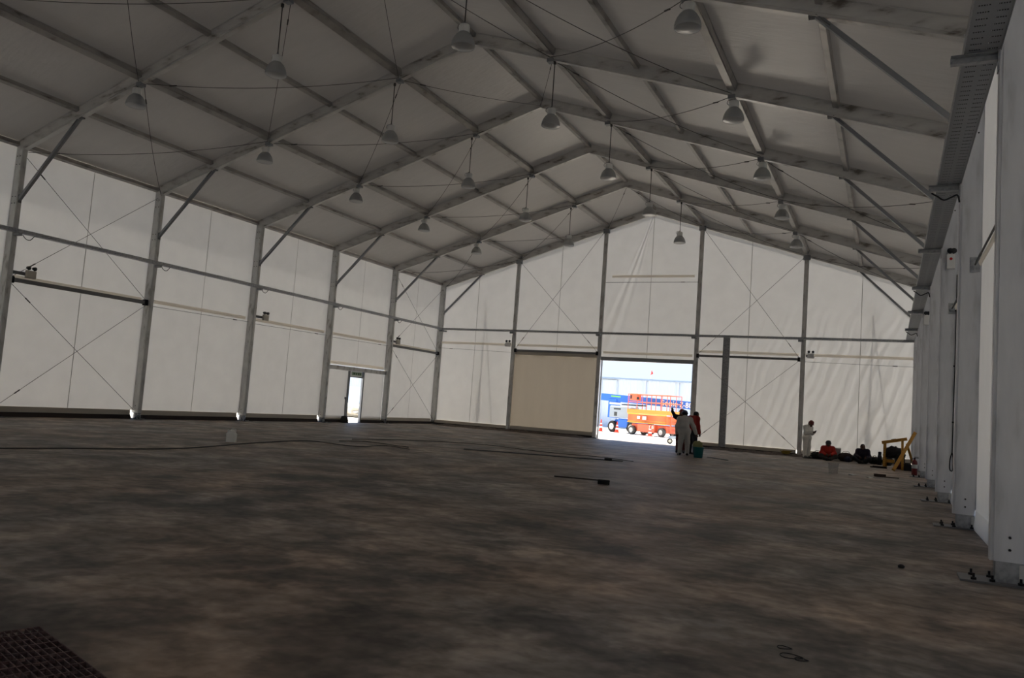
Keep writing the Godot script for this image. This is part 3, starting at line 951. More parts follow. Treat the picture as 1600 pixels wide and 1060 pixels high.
# ------------------------------------------------------------------ lamps
func build_lamps() -> void:
	var glass := mat(Color(0.66, 0.67, 0.67), 0.25)
	glass.backlight_enabled = true
	glass.backlight = Color(0.6, 0.6, 0.6)
	glass.clearcoat_enabled = true
	var place := ["lower hook, exit-door slope", "upper hook, exit-door slope", "upper hook, tray slope", "lower hook, tray slope"]
	var xs := [4.88, 9.82, 15.12, 20.06]
	var bottoms := [8.83, 9.12, 9.12, 8.82]
	for i in range(1, 6):
		for k in 4:
			var x: float = xs[k]
			var top := roof_y(x) - 0.20
			var t := thing("pendant_lamp", "grey bell pendant lamp, %s frame, %s" % [ORD[i], place[k]], "lamp", Vector3(x, bottoms[k], i * BAY + 0.0), 0.0, "bell lamps hanging from the frames")
			var drop: float = top - bottoms[k]
			var s := st(true)
			# ribbed reflector bell
			var n := 32
			var prof := [Vector2(0.255, 0.0), Vector2(0.262, 0.012), Vector2(0.258, 0.06), Vector2(0.245, 0.12), Vector2(0.215, 0.20), Vector2(0.17, 0.27), Vector2(0.125, 0.315), Vector2(0.11, 0.33)]
			lathe(s, prof, n)
			var bell := obj("reflector", s, glass, t)
			s = st(true)
			lathe(s, [Vector2(0, -0.035), Vector2(0.1, -0.03), Vector2(0.2, -0.012), Vector2(0.253, 0.004)], n)
			obj("lens", s, glass, bell)
			s = st(true)
			lathe(s, [Vector2(0.0, 0.322), Vector2(0.112, 0.325), Vector2(0.122, 0.335), Vector2(0.122, 0.48), Vector2(0.112, 0.5), Vector2(0.03, 0.51), Vector2(0, 0.51)], 18)
			obj("ballast_housing", s, M.white_paint, t)
			s = st(true)
			tube(s, Vector3(0, 0.50, 0), Vector3(0, 0.58, 0), 0.02, 8)
			path_tube(s, smooth_path([Vector3(-0.10, 0.40, 0), Vector3(-0.17, 0.45, 0), Vector3(-0.15, 0.53, 0), Vector3(-0.05, 0.55, 0), Vector3(0, 0.57, 0)], 4), 0.008, 5)
			obj("hook", s, M.dark_steel, t)
			if drop > 0.6:
				s = st(true)
				tube(s, Vector3(0, 0.57, 0), Vector3(0, drop, 0), 0.014, 6)
				tube(s, Vector3(0, drop - 0.06, 0), Vector3(0, drop + 0.02, 0), 0.04, 8)
				obj("suspension_cord", s, M.cable, t)

func build_emergency_lights() -> void:
	var shell := mat(Color(0.74, 0.72, 0.67), 0.5)
	var head := mat(Color(0.16, 0.16, 0.16), 0.4)
	var spots := [
		[Vector3(0.36, 4.28, 24.42), PI / 2, "twin-head emergency light at the sixth exit-door column"],
		[Vector3(0.36, 4.28, 14.42), PI / 2, "twin-head emergency light at the fourth exit-door column"],
		[Vector3(0.36, 4.28, 4.55), PI / 2, "twin-head emergency light at the exit-door column nearest the gable corner"],
		[Vector3(4.68, 4.72, 0.22), 0.0, "twin-head emergency light on the gable beside the roller shutter"],
		[Vector3(20.40, 4.68, 0.22), 0.0, "twin-head emergency light on the gable above the phone user"],
		[Vector3(24.86, 5.18, 20.15), 0.0, "grey emergency light with a red dot on a wide column"],
		[Vector3(24.78, 5.18, 10.15), 0.0, "small emergency light on the third wide column from the gable"]]
	for k in spots.size():
		var sp: Array = spots[k]
		var t := thing("emergency_light", sp[2], "emergency light", sp[0], sp[1], "twin-head emergency lights")
		var s := st()
		cbox(s, Vector3(0, 0, 0), Vector3(0.30, 0.24, 0.1) if k < 5 else Vector3(0.16, 0.32, 0.1), 0.012)
		obj("housing", s, shell if k < 3 else M.white_paint, t)
		s = st()
		box(s, Vector3(-0.56 if k < 3 else -0.22, -0.05, -0.07) if k < 5 else Vector3(-0.05, -0.1, -0.08), Vector3(0.02, 0.05, -0.045) if k < 5 else Vector3(0.05, 0.1, -0.048))
		obj("mounting_plate", s, M.dark_steel, t)
		for x in ([-0.09, 0.09] if k < 5 else [-0.02, 0.05]):
			s = st(true)
			var hy := 0.20 if k < 5 else 0.24
			tube(s, Vector3(x, 0.11 if k < 5 else 0.15, 0), Vector3(x, hy, 0), 0.014, 6)
			tube(s, Vector3(x, hy, -0.05), Vector3(x, hy - 0.015, 0.05), 0.045, 12, 0.06)
			obj("lamp_head", s, head, t)
		if k == 5:
			s = st()
			tube(s, Vector3(0.0, 0.05, 0.05), Vector3(0.0, 0.05, 0.058), 0.03, 10)
			obj("indicator", s, mat(Color(0.75, 0.08, 0.06), 0.4), t, "red dot")

# ------------------------------------------------------------------ things on the floor
func build_floor_things() -> void:
	# steel grating in the near corner
	var u := Vector3(0.953, 0, 0.303)
	var v := Vector3(-0.303, 0, 0.953)
	var rust := triplanar(mat(Color(1, 1, 1), 0.8, 0.2), noise_tex(0.03, 101, [Color(0.26, 0.17, 0.17), Color(0.36, 0.28, 0.28), Color(0.46, 0.39, 0.38)], 256, 4, 1.5), Vector3(2, 2, 2))
	var t := thing("steel_grating", "rusty dark steel grating lying on the floor near the camera end", "grating", Vector3(19.60, 0, 36.46))
	for k in 21:
		var s := st()
		var a := v * (0.034 * k)
		bar(s, a + Vector3(0, 0.02, 0), a + u * 1.5 + Vector3(0, 0.02, 0), 0.005, 0.03)
		obj("bearing_bar", s, rust, t)
	for k in 16:
		var s := st()
		var a := u * (0.1 * k)
		bar(s, a + Vector3(0, 0.029, 0), a + v * 0.68 + Vector3(0, 0.029, 0), 0.009, 0.014)
		obj("cross_rod", s, rust, t)
	# jerrycan
	t = thing("jerrycan", "small white plastic jerrycan standing alone on the floor", "can", Vector3(8.98, 0, 24.41), 0.5)
	var can := mat(Color(0.93, 0.93, 0.91), 0.4)
	var s := st()
	cbox(s, Vector3(0, 0.12, 0), Vector3(0.24, 0.24, 0.16), 0.03)
	cbox(s, Vector3(0.02, 0.265, 0), Vector3(0.15, 0.06, 0.1), 0.02)
	obj("body", s, can, t)
	s = st()
	tube(s, Vector3(-0.08, 0.24, 0), Vector3(-0.08, 0.30, 0), 0.028, 10)
	obj("cap", s, can, t)
	s = st(true)
	path_tube(s, smooth_path([Vector3(-0.03, 0.28, 0), Vector3(-0.01, 0.32, 0), Vector3(0.08, 0.32, 0), Vector3(0.10, 0.26, 0)], 4), 0.014, 6)
	obj("handle", s, can, t)
	# push broom
	var a := Vector3(18.72, 0.0, 24.47)
	var b := Vector3(17.58, 0.0, 24.12)
	t = thing("push_broom", "black push broom lying on the bare floor", "broom", a)
	s = st()
	tube(s, Vector3(-0.06, 0.07, -0.02), b - a + Vector3(0, 0.022, 0), 0.014, 8)
	obj("handle", s, mat(Color(0.17, 0.13, 0.09), 0.7), t)
	s = st()
	var hx := Transform3D(Basis(Vector3.UP, 0.25), Vector3(0.04, 0, 0))
	cbox(s, Vector3(0, 0.075, 0), Vector3(0.24, 0.035, 0.07), 0.012, hx)
	obj("head", s, M.black, t)
	s = st()
	for i in 14:
		for j in 3:
			var c := Vector3(-0.107 + i * 0.0165, 0.03, -0.025 + j * 0.025)
			cbox(s, c, Vector3(0.013, 0.056, 0.02), 0.003, hx)
	obj("bristles", s, M.rubber, t)
	# hoses and rods
	var lines := [
		["floor_cable", "long black cable snaking over the floor in front of the jerrycan", [Vector3(8.6, 0.014, 34.5), Vector3(9.62, 0.014, 30.51), Vector3(9.85, 0.014, 29.47), Vector3(10.26, 0.014, 28.26), Vector3(10.28, 0.014, 26.84), Vector3(9.43, 0.014, 24.02), Vector3(9.15, 0.014, 21.74), Vector3(10.57, 0.014, 21.86), Vector3(11.01, 0.014, 21.61), Vector3(10.83, 0.014, 20.44), Vector3(11.96, 0.014, 20.86)], 0.013],
		["floor_cable", "short black cable end curled beside the long floor cable", [Vector3(9.31, 0.014, 20.51), Vector3(9.64, 0.014, 19.71), Vector3(10.3, 0.014, 19.75), Vector3(10.95, 0.014, 20.05), Vector3(11.5, 0.014, 20.2)], 0.013],
		["floor_cable", "thin dark cable sweeping over the floor towards the open doorway", [Vector3(8.78, 0.012, 19.19), Vector3(9.55, 0.012, 16.71), Vector3(11.27, 0.012, 15.37), Vector3(13.96, 0.012, 16.14), Vector3(15.78, 0.012, 15.86), Vector3(16.99, 0.012, 16.52)], 0.010]]
	for l in lines:
		t = thing(l[0], l[1], "cable", l[2][0] * Vector3(1, 0, 1), 0.0, "cables lying on the floor")
		var pts := []
		for q in l[2]: pts.append(q - l[2][0] * Vector3(1, 0, 1) + Vector3(0, l[3] - 0.012, 0))
		s = st(true)
		path_tube(s, smooth_path(pts, 8), l[3], 6)
		obj("sheath", s, M.cable, t)
	t = thing("steel_rod", "straight dark steel rod lying on the floor before the doorway", "rod", Vector3(12.46, 0, 18.68))
	s = st()
	tube(s, Vector3(0, 0.021, 0), Vector3(4.36, 0.021, -1.67), 0.019, 8)
	obj("bar", s, M.dark_steel, t)
	s = st()
	tube(s, Vector3(3.86, 0.04, -1.478), Vector3(4.06, 0.04, -1.555), 0.035, 8)
	obj("coupling", s, M.black, t)
	# scraps
	t = thing("wire_scrap", "curled thin wire scraps on the floor near the wide columns", "scrap", Vector3(23.18, 0, 33.93))
	for k in [[Vector3(0, 0, 0), 0.045], [Vector3(0.06, 0, 0.17), 0.07], [Vector3(0.12, 0, 0.2), 0.04]]:
		s = st(true)
		var pts := []
		for i in 15:
			var q := TAU * i / 15.0
			pts.append(k[0] + Vector3(cos(q) * k[1], 0.006 + 0.003 * sin(q * 2.0), sin(q) * k[1] * 0.7))
		path_tube(s, pts, 0.003, 5)
		obj("loop", s, M.black, t)
	var sc := [[Vector3(22.77, 0, 12.42), 0.16, "raised white speck for a wet spot on the floor before the seated workers"], [Vector3(23.27, 0, 13.13), 0.13, "small flat white speck for a wet spot on the floor near the sawhorse"]]
	for k in sc:  # white shapes that stand for wet specks on the floor
		s = st()
		var rg := RandomNumberGenerator.new()
		rg.seed = 5
		var pts := []
		for i in 9: pts.append(Vector3(cos(TAU * i / 9) * k[1] * rg.randf_range(0.6, 1.1), rg.randf_range(0.004, 0.03), sin(TAU * i / 9) * k[1] * rg.randf_range(0.5, 0.9)))
		for i in 9: tri(s, Vector3(0, 0.035, 0), pts[(i + 1) % 9], pts[i])
		for i in 9: tri(s, Vector3(0, 0.002, 0), pts[i], pts[(i + 1) % 9])
		var o := obj("white_speck", s, M.white_plastic, self)
		o.position = k[0]
		tag(o, k[2], "paper")
	t = thing("wood_offcut", "dark timber offcut lying on the floor near the sawhorse", "timber", Vector3(23.55, 0, 11.9), 0.1)
	s = st()
	cbox(s, Vector3(0, 0.045, 0), Vector3(0.34, 0.09, 0.16), 0.008)
	obj("block", s, mat(Color(0.22, 0.16, 0.11), 0.85), t)
	s = st()
	cbox(s, Vector3(0.28, 0.014, 0.1), Vector3(0.5, 0.028, 0.05), 0.004)
	obj("batten", s, mat(Color(0.28, 0.21, 0.15), 0.85), t)
	var peb := st(true)
	lathe(peb, [Vector2(0, 0), Vector2(0.03, 0.004), Vector2(0.035, 0.02), Vector2(0.018, 0.035), Vector2(0, 0.038)], 9)
	var pb := obj("pebble", peb, M.black, self)
	pb.position = Vector3(23.9, 0, 29.9)
	tag(pb, "single dark pebble on the floor beside the wide columns", "pebble")
	# clear plastic bucket
	t = thing("plastic_bucket", "pale translucent plastic bucket standing on the open floor", "bucket", Vector3(22.23, 0, 12.4))
	var clear := mat(Color(0.72, 0.71, 0.69, 0.22), 0.5)
	clear.transparency = BaseMaterial3D.TRANSPARENCY_ALPHA
	s = st(true)
	lathe(s, [Vector2(0, 0.004), Vector2(0.13, 0.004), Vector2(0.155, 0.28), Vector2(0.165, 0.30), Vector2(0.165, 0.32), Vector2(0.15, 0.32), Vector2(0.126, 0.012), Vector2(0, 0.012)], 20)
	obj("body", s, clear, t)
	s = st(true)
	var arc := []
	for i in 13: arc.append(Vector3(cos(PI * i / 12) * 0.165, 0.30 - sin(PI * i / 12) * 0.10, 0.16 * sin(PI * i / 12)))
	path_tube(s, arc, 0.005, 5)
	obj("bail", s, M.steel, t)
	# teal bucket with a rag
	t = thing("teal_bucket", "teal plastic bucket beside the worker in pale coveralls", "bucket", Vector3(17.62, 0, 10.6))
	s = st(true)
	lathe(s, [Vector2(0, 0.004), Vector2(0.15, 0.004), Vector2(0.185, 0.36), Vector2(0.2, 0.365), Vector2(0.2, 0.39), Vector2(0.18, 0.39), Vector2(0.146, 0.02), Vector2(0, 0.02)], 22)
	obj("body", s, mat(Color(0.07, 0.40, 0.42), 0.45), t)
	var rag := thing("yellow_rag", "crumpled yellow-green rag on top of the teal bucket", "rag", Vector3(17.58, 0.36, 10.55))
	put("cloth", lump(Vector3(0.17, 0.15, 0.14), 5, 0.35), mat(Color(0.56, 0.55, 0.36), 0.9), rag).position.y = 0.09
	t = thing("mop_handle", "thin dark rod lying on the floor behind the teal bucket", "rod", Vector3(17.75, 0, 9.6))
	s = st()
	tube(s, Vector3(0, 0.02, 0), Vector3(0.95, 0.02, 1.1), 0.016, 8)
	obj("rod", s, M.dark_steel, t)

# a soft irregular lump resting around its own centre
func lump(r: Vector3, seed_: int, rough := 0.2, n := 22) -> ArrayMesh:
	var s := st(true)
	var no := noise(1.3, seed_, 3)
	var at := func(i: int, j: int) -> Vector3:
		var a := TAU * (i % n) / n
		var b := PI * j / (n / 2) - PI / 2
		var d := Vector3(cos(a) * cos(b), sin(b), sin(a) * cos(b))
		var k := 1.0 + rough * no.get_noise_3dv(d * 1.6)
		var p := d * r * k
		p.y = maxf(p.y, -r.y * 0.8)
		return p
	for i in n:
		for j in n / 2:
			quad(s, at.call(i + 1, j), at.call(i, j), at.call(i, j + 1), at.call(i + 1, j + 1))
	s.index()
	s.generate_normals()
	return s.commit()

# ------------------------------------------------------------------ the corner by the gable: sawhorse, bags, extinguisher
func build_gable_corner() -> void:
	var wood := triplanar(mat(Color(1, 1, 1), 0.7), noise_tex(0.03, 111, [Color(0.58, 0.39, 0.11), Color(0.70, 0.50, 0.17), Color(0.75, 0.56, 0.22)], 256, 4, 1.3), Vector3(0.6, 3.0, 3.0))
	var t := thing("sawhorse", "yellow timber sawhorse beside the wide columns", "sawhorse", Vector3(24.0, 0, 5.0))
	var parts := [
		["leg", Vector3(-0.36, 0, 0.0), Vector3(-0.36, 0.98, 0), 0.09, 0.09], ["leg", Vector3(-0.30, 0, -0.75), Vector3(-0.34, 0.98, -0.12), 0.09, 0.08],
		["leg", Vector3(0.28, 0, 0.4), Vector3(0.26, 1.14, 0.06), 0.09, 0.08], ["leg", Vector3(0.72, 0, -0.5), Vector3(0.42, 1.0, -0.1), 0.09, 0.08],
		["top_rail", Vector3(-0.46, 0.98, 0), Vector3(0.42, 1.19, 0), 0.1, 0.12], ["lower_rail", Vector3(-0.36, 0.29, 0.0), Vector3(0.0, 0.29, 0.06), 0.06, 0.12]]
	for p in parts:
		var s := st()
		extrude(s, rect(p[3], p[4], 0.006), p[1], p[2], Vector3(0, 0, 1) if p[0] == "leg" else Vector3.UP)
		obj(p[0], s, wood, t)
	t = thing("timber_plank", "yellow plank leaning diagonally against the sawhorse", "plank", Vector3(23.96, 0, 7.0))
	var s := st()
	extrude(s, rect(0.12, 0.07, 0.006), Vector3(0, 0.04, 0), Vector3(0.72, 1.45, -1.6), Vector3(0, 0, 1))
	obj("plank", s, wood, t)
	# tools on the rail
	t = thing("black_tool", "black tools lying on top of the sawhorse rail", "tool", Vector3(23.74, 0.985, 5.0))
	for k in [[0.0, 0.03, 0.22, 0.05], [0.24, 0.075, 0.18, 0.04]]:
		s = st()
		cbox(s, Vector3(k[0], k[1] + 0.03, 0), Vector3(k[2], k[3], 0.09), 0.012, Transform3D(Basis(Vector3.BACK, 0.2), Vector3.ZERO))
		obj("tool_body", s, M.black, t)
	# dark cloth hung in the sawhorse
	t = thing("black_tarpaulin", "black crumpled tarpaulin hanging through the sawhorse", "tarpaulin", Vector3(24.05, 0, 4.75))
	put("fold", lump(Vector3(0.38, 0.25, 0.2), 12, 0.5), M.black, t).position = Vector3(-0.06, 0.60, 0)
	put("fold", lump(Vector3(0.17, 0.37, 0.15), 14, 0.4), M.black, t).position = Vector3(0.14, 0.33, 0.05)
	put("fold", lump(Vector3(0.16, 0.10, 0.10), 16, 0.4), M.black, t).position = Vector3(-0.30, 0.50, 0)
	t = thing("red_bag", "dark red bag lying under the sawhorse", "bag", Vector3(24.15, 0, 5.0))
	put("sack", lump(Vector3(0.16, 0.12, 0.12), 18, 0.3), mat(Color(0.30, 0.06, 0.05), 0.8), t).position.y = 0.095
	# dark box behind
	t = thing("dark_crate", "dark plastic crate behind the fire extinguisher", "crate", Vector3(24.52, 0, 5.6))
	s = st()
	for q in [[Vector3(-0.2, 0, -0.15), Vector3(0.2, 0.02, 0.15)], [Vector3(-0.2, 0, -0.15), Vector3(-0.185, 0.24, 0.15)], [Vector3(0.185, 0, -0.15), Vector3(0.2, 0.24, 0.15)], [Vector3(-0.2, 0, -0.15), Vector3(0.2, 0.24, -0.135)], [Vector3(-0.2, 0, 0.135), Vector3(0.2, 0.24, 0.15)], [Vector3(-0.215, 0.225, 0.15), Vector3(0.215, 0.25, 0.165)]]:
		box(s, q[0], q[1])
	obj("crate_body", s, M.black, t)
	# extinguisher
	t = thing("fire_extinguisher", "red fire extinguisher with a white label at the columns", "extinguisher", Vector3(24.60, 0, 8.6))
	var red := mat(Color(0.42, 0.04, 0.035), 0.35)
	s = st(true)
	lathe(s, [Vector2(0, 0), Vector2(0.088, 0), Vector2(0.092, 0.02), Vector2(0.092, 0.42), Vector2(0.075, 0.48), Vector2(0.035, 0.52), Vector2(0.03, 0.54), Vector2(0, 0.54)], 20)
	obj("cylinder", s, red, t)
	s = st(true)
	lathe(s, [Vector2(0.0935, 0.23), Vector2(0.0935, 0.36)], 20)
	obj("label_band", s, M.white_plastic, t, "white label")
	s = st()
	cbox(s, Vector3(0, 0.56, 0), Vector3(0.05, 0.05, 0.05), 0.006)
	box(s, Vector3(-0.02, 0.58, -0.015), Vector3(0.15, 0.6, 0.015))
	box(s, Vector3(-0.02, 0.615, -0.015), Vector3(0.14, 0.63, 0.015))
	obj("valve", s, M.bolt, t)
	s = st(true)
	path_tube(s, smooth_path([Vector3(-0.02, 0.56, 0), Vector3(-0.11, 0.52, 0.02), Vector3(-0.115, 0.3, 0.03), Vector3(-0.1, 0.12, 0.03)], 5), 0.013, 6)
	obj("hose", s, M.black, t)
	# floor mat under the sawhorse foot
	t = thing("folded_sacking", "dark folded sacking on the floor before the sawhorse", "sacking", Vector3(23.45, 0, 5.3))
	s = st()
	cbox(s, Vector3(0, 0.02, 0), Vector3(0.6, 0.04, 0.35), 0.012)
	cbox(s, Vector3(0.04, 0.055, 0.02), Vector3(0.5, 0.03, 0.3), 0.012)
	obj("layers", s, mat(Color(0.16, 0.10, 0.08), 0.9), t)
	# bags and bundles along the wall
	var bags := [
		[Vector3(20.95, 0, 1.5), Vector3(0.28, 0.17, 0.2), Color(0.10, 0.11, 0.09), "dark olive bag beside the standing phone user"],
		[Vector3(22.12, 0, 1.75), Vector3(0.36, 0.21, 0.24), Color(0.17, 0.12, 0.10), "brown lumpy duffel bag between the two seated workers"],
		[Vector3(22.22, 0, 2.1), Vector3(0.15, 0.13, 0.12), Color(0.13, 0.15, 0.24), "small blue bag in front of the brown duffel bag"],
		[Vector3(23.25, 0, 1.9), Vector3(0.26, 0.17, 0.2), Color(0.12, 0.13, 0.10), "grey-green bag beside the worker in dark clothes"],
		[Vector3(23.75, 0, 2.2), Vector3(0.3, 0.2, 0.2), Color(0.07, 0.07, 0.07), "black bag on the floor behind the sawhorse"]]
	for k in bags.size():
		var b: Array = bags[k]
		t = thing("duffel_bag", b[3], "bag", b[0], 0.3 * k, "workers' bags along the gable wall")
		var m := mat(b[2], 0.85)
		put("sack", lump(b[1], 30 + k, 0.3), m, t).position.y = b[1].y * 0.8
		s = st(true)
		path_tube(s, smooth_path([Vector3(-b[1].x * 0.5, b[1].y * 1.55, 0), Vector3(-b[1].x * 0.25, b[1].y * 2.05, 0.02), Vector3(b[1].x * 0.25, b[1].y * 2.05, 0.02), Vector3(b[1].x * 0.5, b[1].y * 1.55, 0)], 4), 0.012, 5)
		obj("strap", s, M.black, t)
	t = thing("thermos_flask", "upright dark flask among the bags behind the sawhorse", "flask", Vector3(23.46, 0, 2.25))
	s = st(true)
	lathe(s, [Vector2(0, 0), Vector2(0.085, 0), Vector2(0.085, 0.36), Vector2(0.07, 0.42), Vector2(0, 0.42)], 14)
	obj("body", s, mat(Color(0.10, 0.09, 0.13), 0.4), t)
	s = st(true)
	lathe(s, [Vector2(0.062, 0.42), Vector2(0.066, 0.43), Vector2(0.066, 0.54), Vector2(0, 0.56)], 14)
	obj("cup", s, M.black, t)
	t = thing("white_pail", "tall white pail beside the seated worker in red", "bucket", Vector3(21.76, 0, 1.75))
	s = st(true)
	lathe(s, [Vector2(0, 0), Vector2(0.14, 0), Vector2(0.155, 0.5), Vector2(0.165, 0.5), Vector2(0.165, 0.56), Vector2(0, 0.57)], 18)
	obj("body", s, M.white_plastic, t)
	s = st(true)
	var arc := []
	for i in 13: arc.append(Vector3(cos(PI * i / 12) * 0.165, 0.5 - sin(PI * i / 12) * 0.14, 0.165 * sin(PI * i / 12)))
	path_tube(s, arc, 0.006, 5)
	obj("bail", s, M.steel, t)
	t = thing("yellow_strap", "yellow lashing strap heaped on the earth by a gable post", "strap", Vector3(19.55, 0.06, 0.9))
	s = st(true)
	var pts := []
	for i in 40: pts.append(Vector3(sin(i * 0.9) * (0.12 + 0.004 * i), 0.02 + 0.0035 * i, cos(i * 1.1) * 0.14))
	path_tube(s, smooth_path(pts, 3), 0.014, 5)
	obj("webbing", s, mat(Color(0.52, 0.42, 0.08), 0.8), t)

# ------------------------------------------------------------------ people
# one surface round tapered bones [from, to, radius, radius]
func sdf_mesh(bones: Array, cell: float, blend: float) -> ArrayMesh:
	var lo := Vector3.INF
	var hi := -Vector3.INF
	for b in bones:
		var r: float = maxf(b[2], b[3]) + 3.0 * cell + blend
		for e in 2:
			lo = lo.min(b[e] - Vector3.ONE * r)
			hi = hi.max(b[e] + Vector3.ONE * r)
	var nx := int((hi.x - lo.x) / cell) + 2
	var ny := int((hi.y - lo.y) / cell) + 2
	var nz := int((hi.z - lo.z) / cell) + 2
	var f := PackedFloat32Array()
	f.resize(nx * ny * nz)
	f.fill(1.0)
	for b in bones:
		var a: Vector3 = b[0]
		var ab: Vector3 = b[1] - a
		var ll := maxf(ab.length_squared(), 1e-8)
		var ra: float = b[2]
		var rb: float = b[3]
		var r := maxf(ra, rb) + 2.0 * cell + blend
		var i0 := ((a.min(b[1]) - Vector3.ONE * r - lo) / cell).floor()
		var i1 := ((a.max(b[1]) + Vector3.ONE * r - lo) / cell).ceil()
		for x in range(maxi(0, int(i0.x)), mini(nx - 1, int(i1.x)) + 1):
			for y in range(maxi(0, int(i0.y)), mini(ny - 1, int(i1.y)) + 1):
				var row := (x * ny + y) * nz
				for z in range(maxi(0, int(i0.z)), mini(nz - 1, int(i1.z)) + 1):
					var p := lo + Vector3(x, y, z) * cell - a
					var t := clampf(p.dot(ab) / ll, 0.0, 1.0)
					var d := (p - ab * t).length() - lerpf(ra, rb, t)
					var o := f[row + z]
					var h := maxf(blend - absf(o - d), 0.0) / blend
					f[row + z] = minf(o, d) - h * h * blend * 0.25
	var ids := {}
	var verts := PackedVector3Array()
	var off := [0, 1, nz, nz + 1, ny * nz, ny * nz + 1, ny * nz + nz, ny * nz + nz + 1]
	var cor := []
	for q in 8: cor.append(Vector3((q >> 2) & 1, (q >> 1) & 1, q & 1))
	var edges := [[0, 1], [2, 3], [4, 5], [6, 7], [0, 2], [1, 3], [4, 6], [5, 7], [0, 4], [1, 5], [2, 6], [3, 7]]
	for x in nx - 1:
		for y in ny - 1:
			var row := (x * ny + y) * nz
			for z in nz - 1:
				var k := row + z
				var v0 := f[k] < 0.0
				if v0 == (f[k + 1] < 0.0) and v0 == (f[k + nz] < 0.0) and v0 == (f[k + nz + 1] < 0.0) and v0 == (f[k + off[4]] < 0.0) and v0 == (f[k + off[5]] < 0.0) and v0 == (f[k + off[6]] < 0.0) and v0 == (f[k + off[7]] < 0.0): continue
				var sum := Vector3.ZERO
				var n := 0
				for e in edges:
					var da := f[k + off[e[0]]]
					var db := f[k + off[e[1]]]
					if (da < 0.0) != (db < 0.0):
						sum += cor[e[0]].lerp(cor[e[1]], da / (da - db))
						n += 1
				ids[k] = verts.size()
				verts.append(lo + (Vector3(x, y, z) + sum / n) * cell)
	var s := st(true)
	var steps := [[ny * nz, nz, 1], [nz, 1, ny * nz], [1, ny * nz, nz]]
	for k in ids:
		for e in 3:
			var along: int = steps[e][0]
			var u: int = steps[e][1]
			var w: int = steps[e][2]
			if k + along >= f.size(): continue
			var in0 := f[k] < 0.0
			if in0 == (f[k + along] < 0.0): continue
			if not (ids.has(k - u) and ids.has(k - w) and ids.has(k - u - w)): continue
			var q := [verts[ids[k]], verts[ids[k - u]], verts[ids[k - u - w]], verts[ids[k - w]]]
			if in0: quad(s, q[0], q[1], q[2], q[3])
			else: quad(s, q[3], q[2], q[1], q[0])
	s.index()
	s.generate_normals()
	return s.commit()

func grow(bones: Array, by: float) -> Array:
	var out := []
	for b in bones: out.append([b[0], b[1], b[2] + by, b[3] + by])
	return out

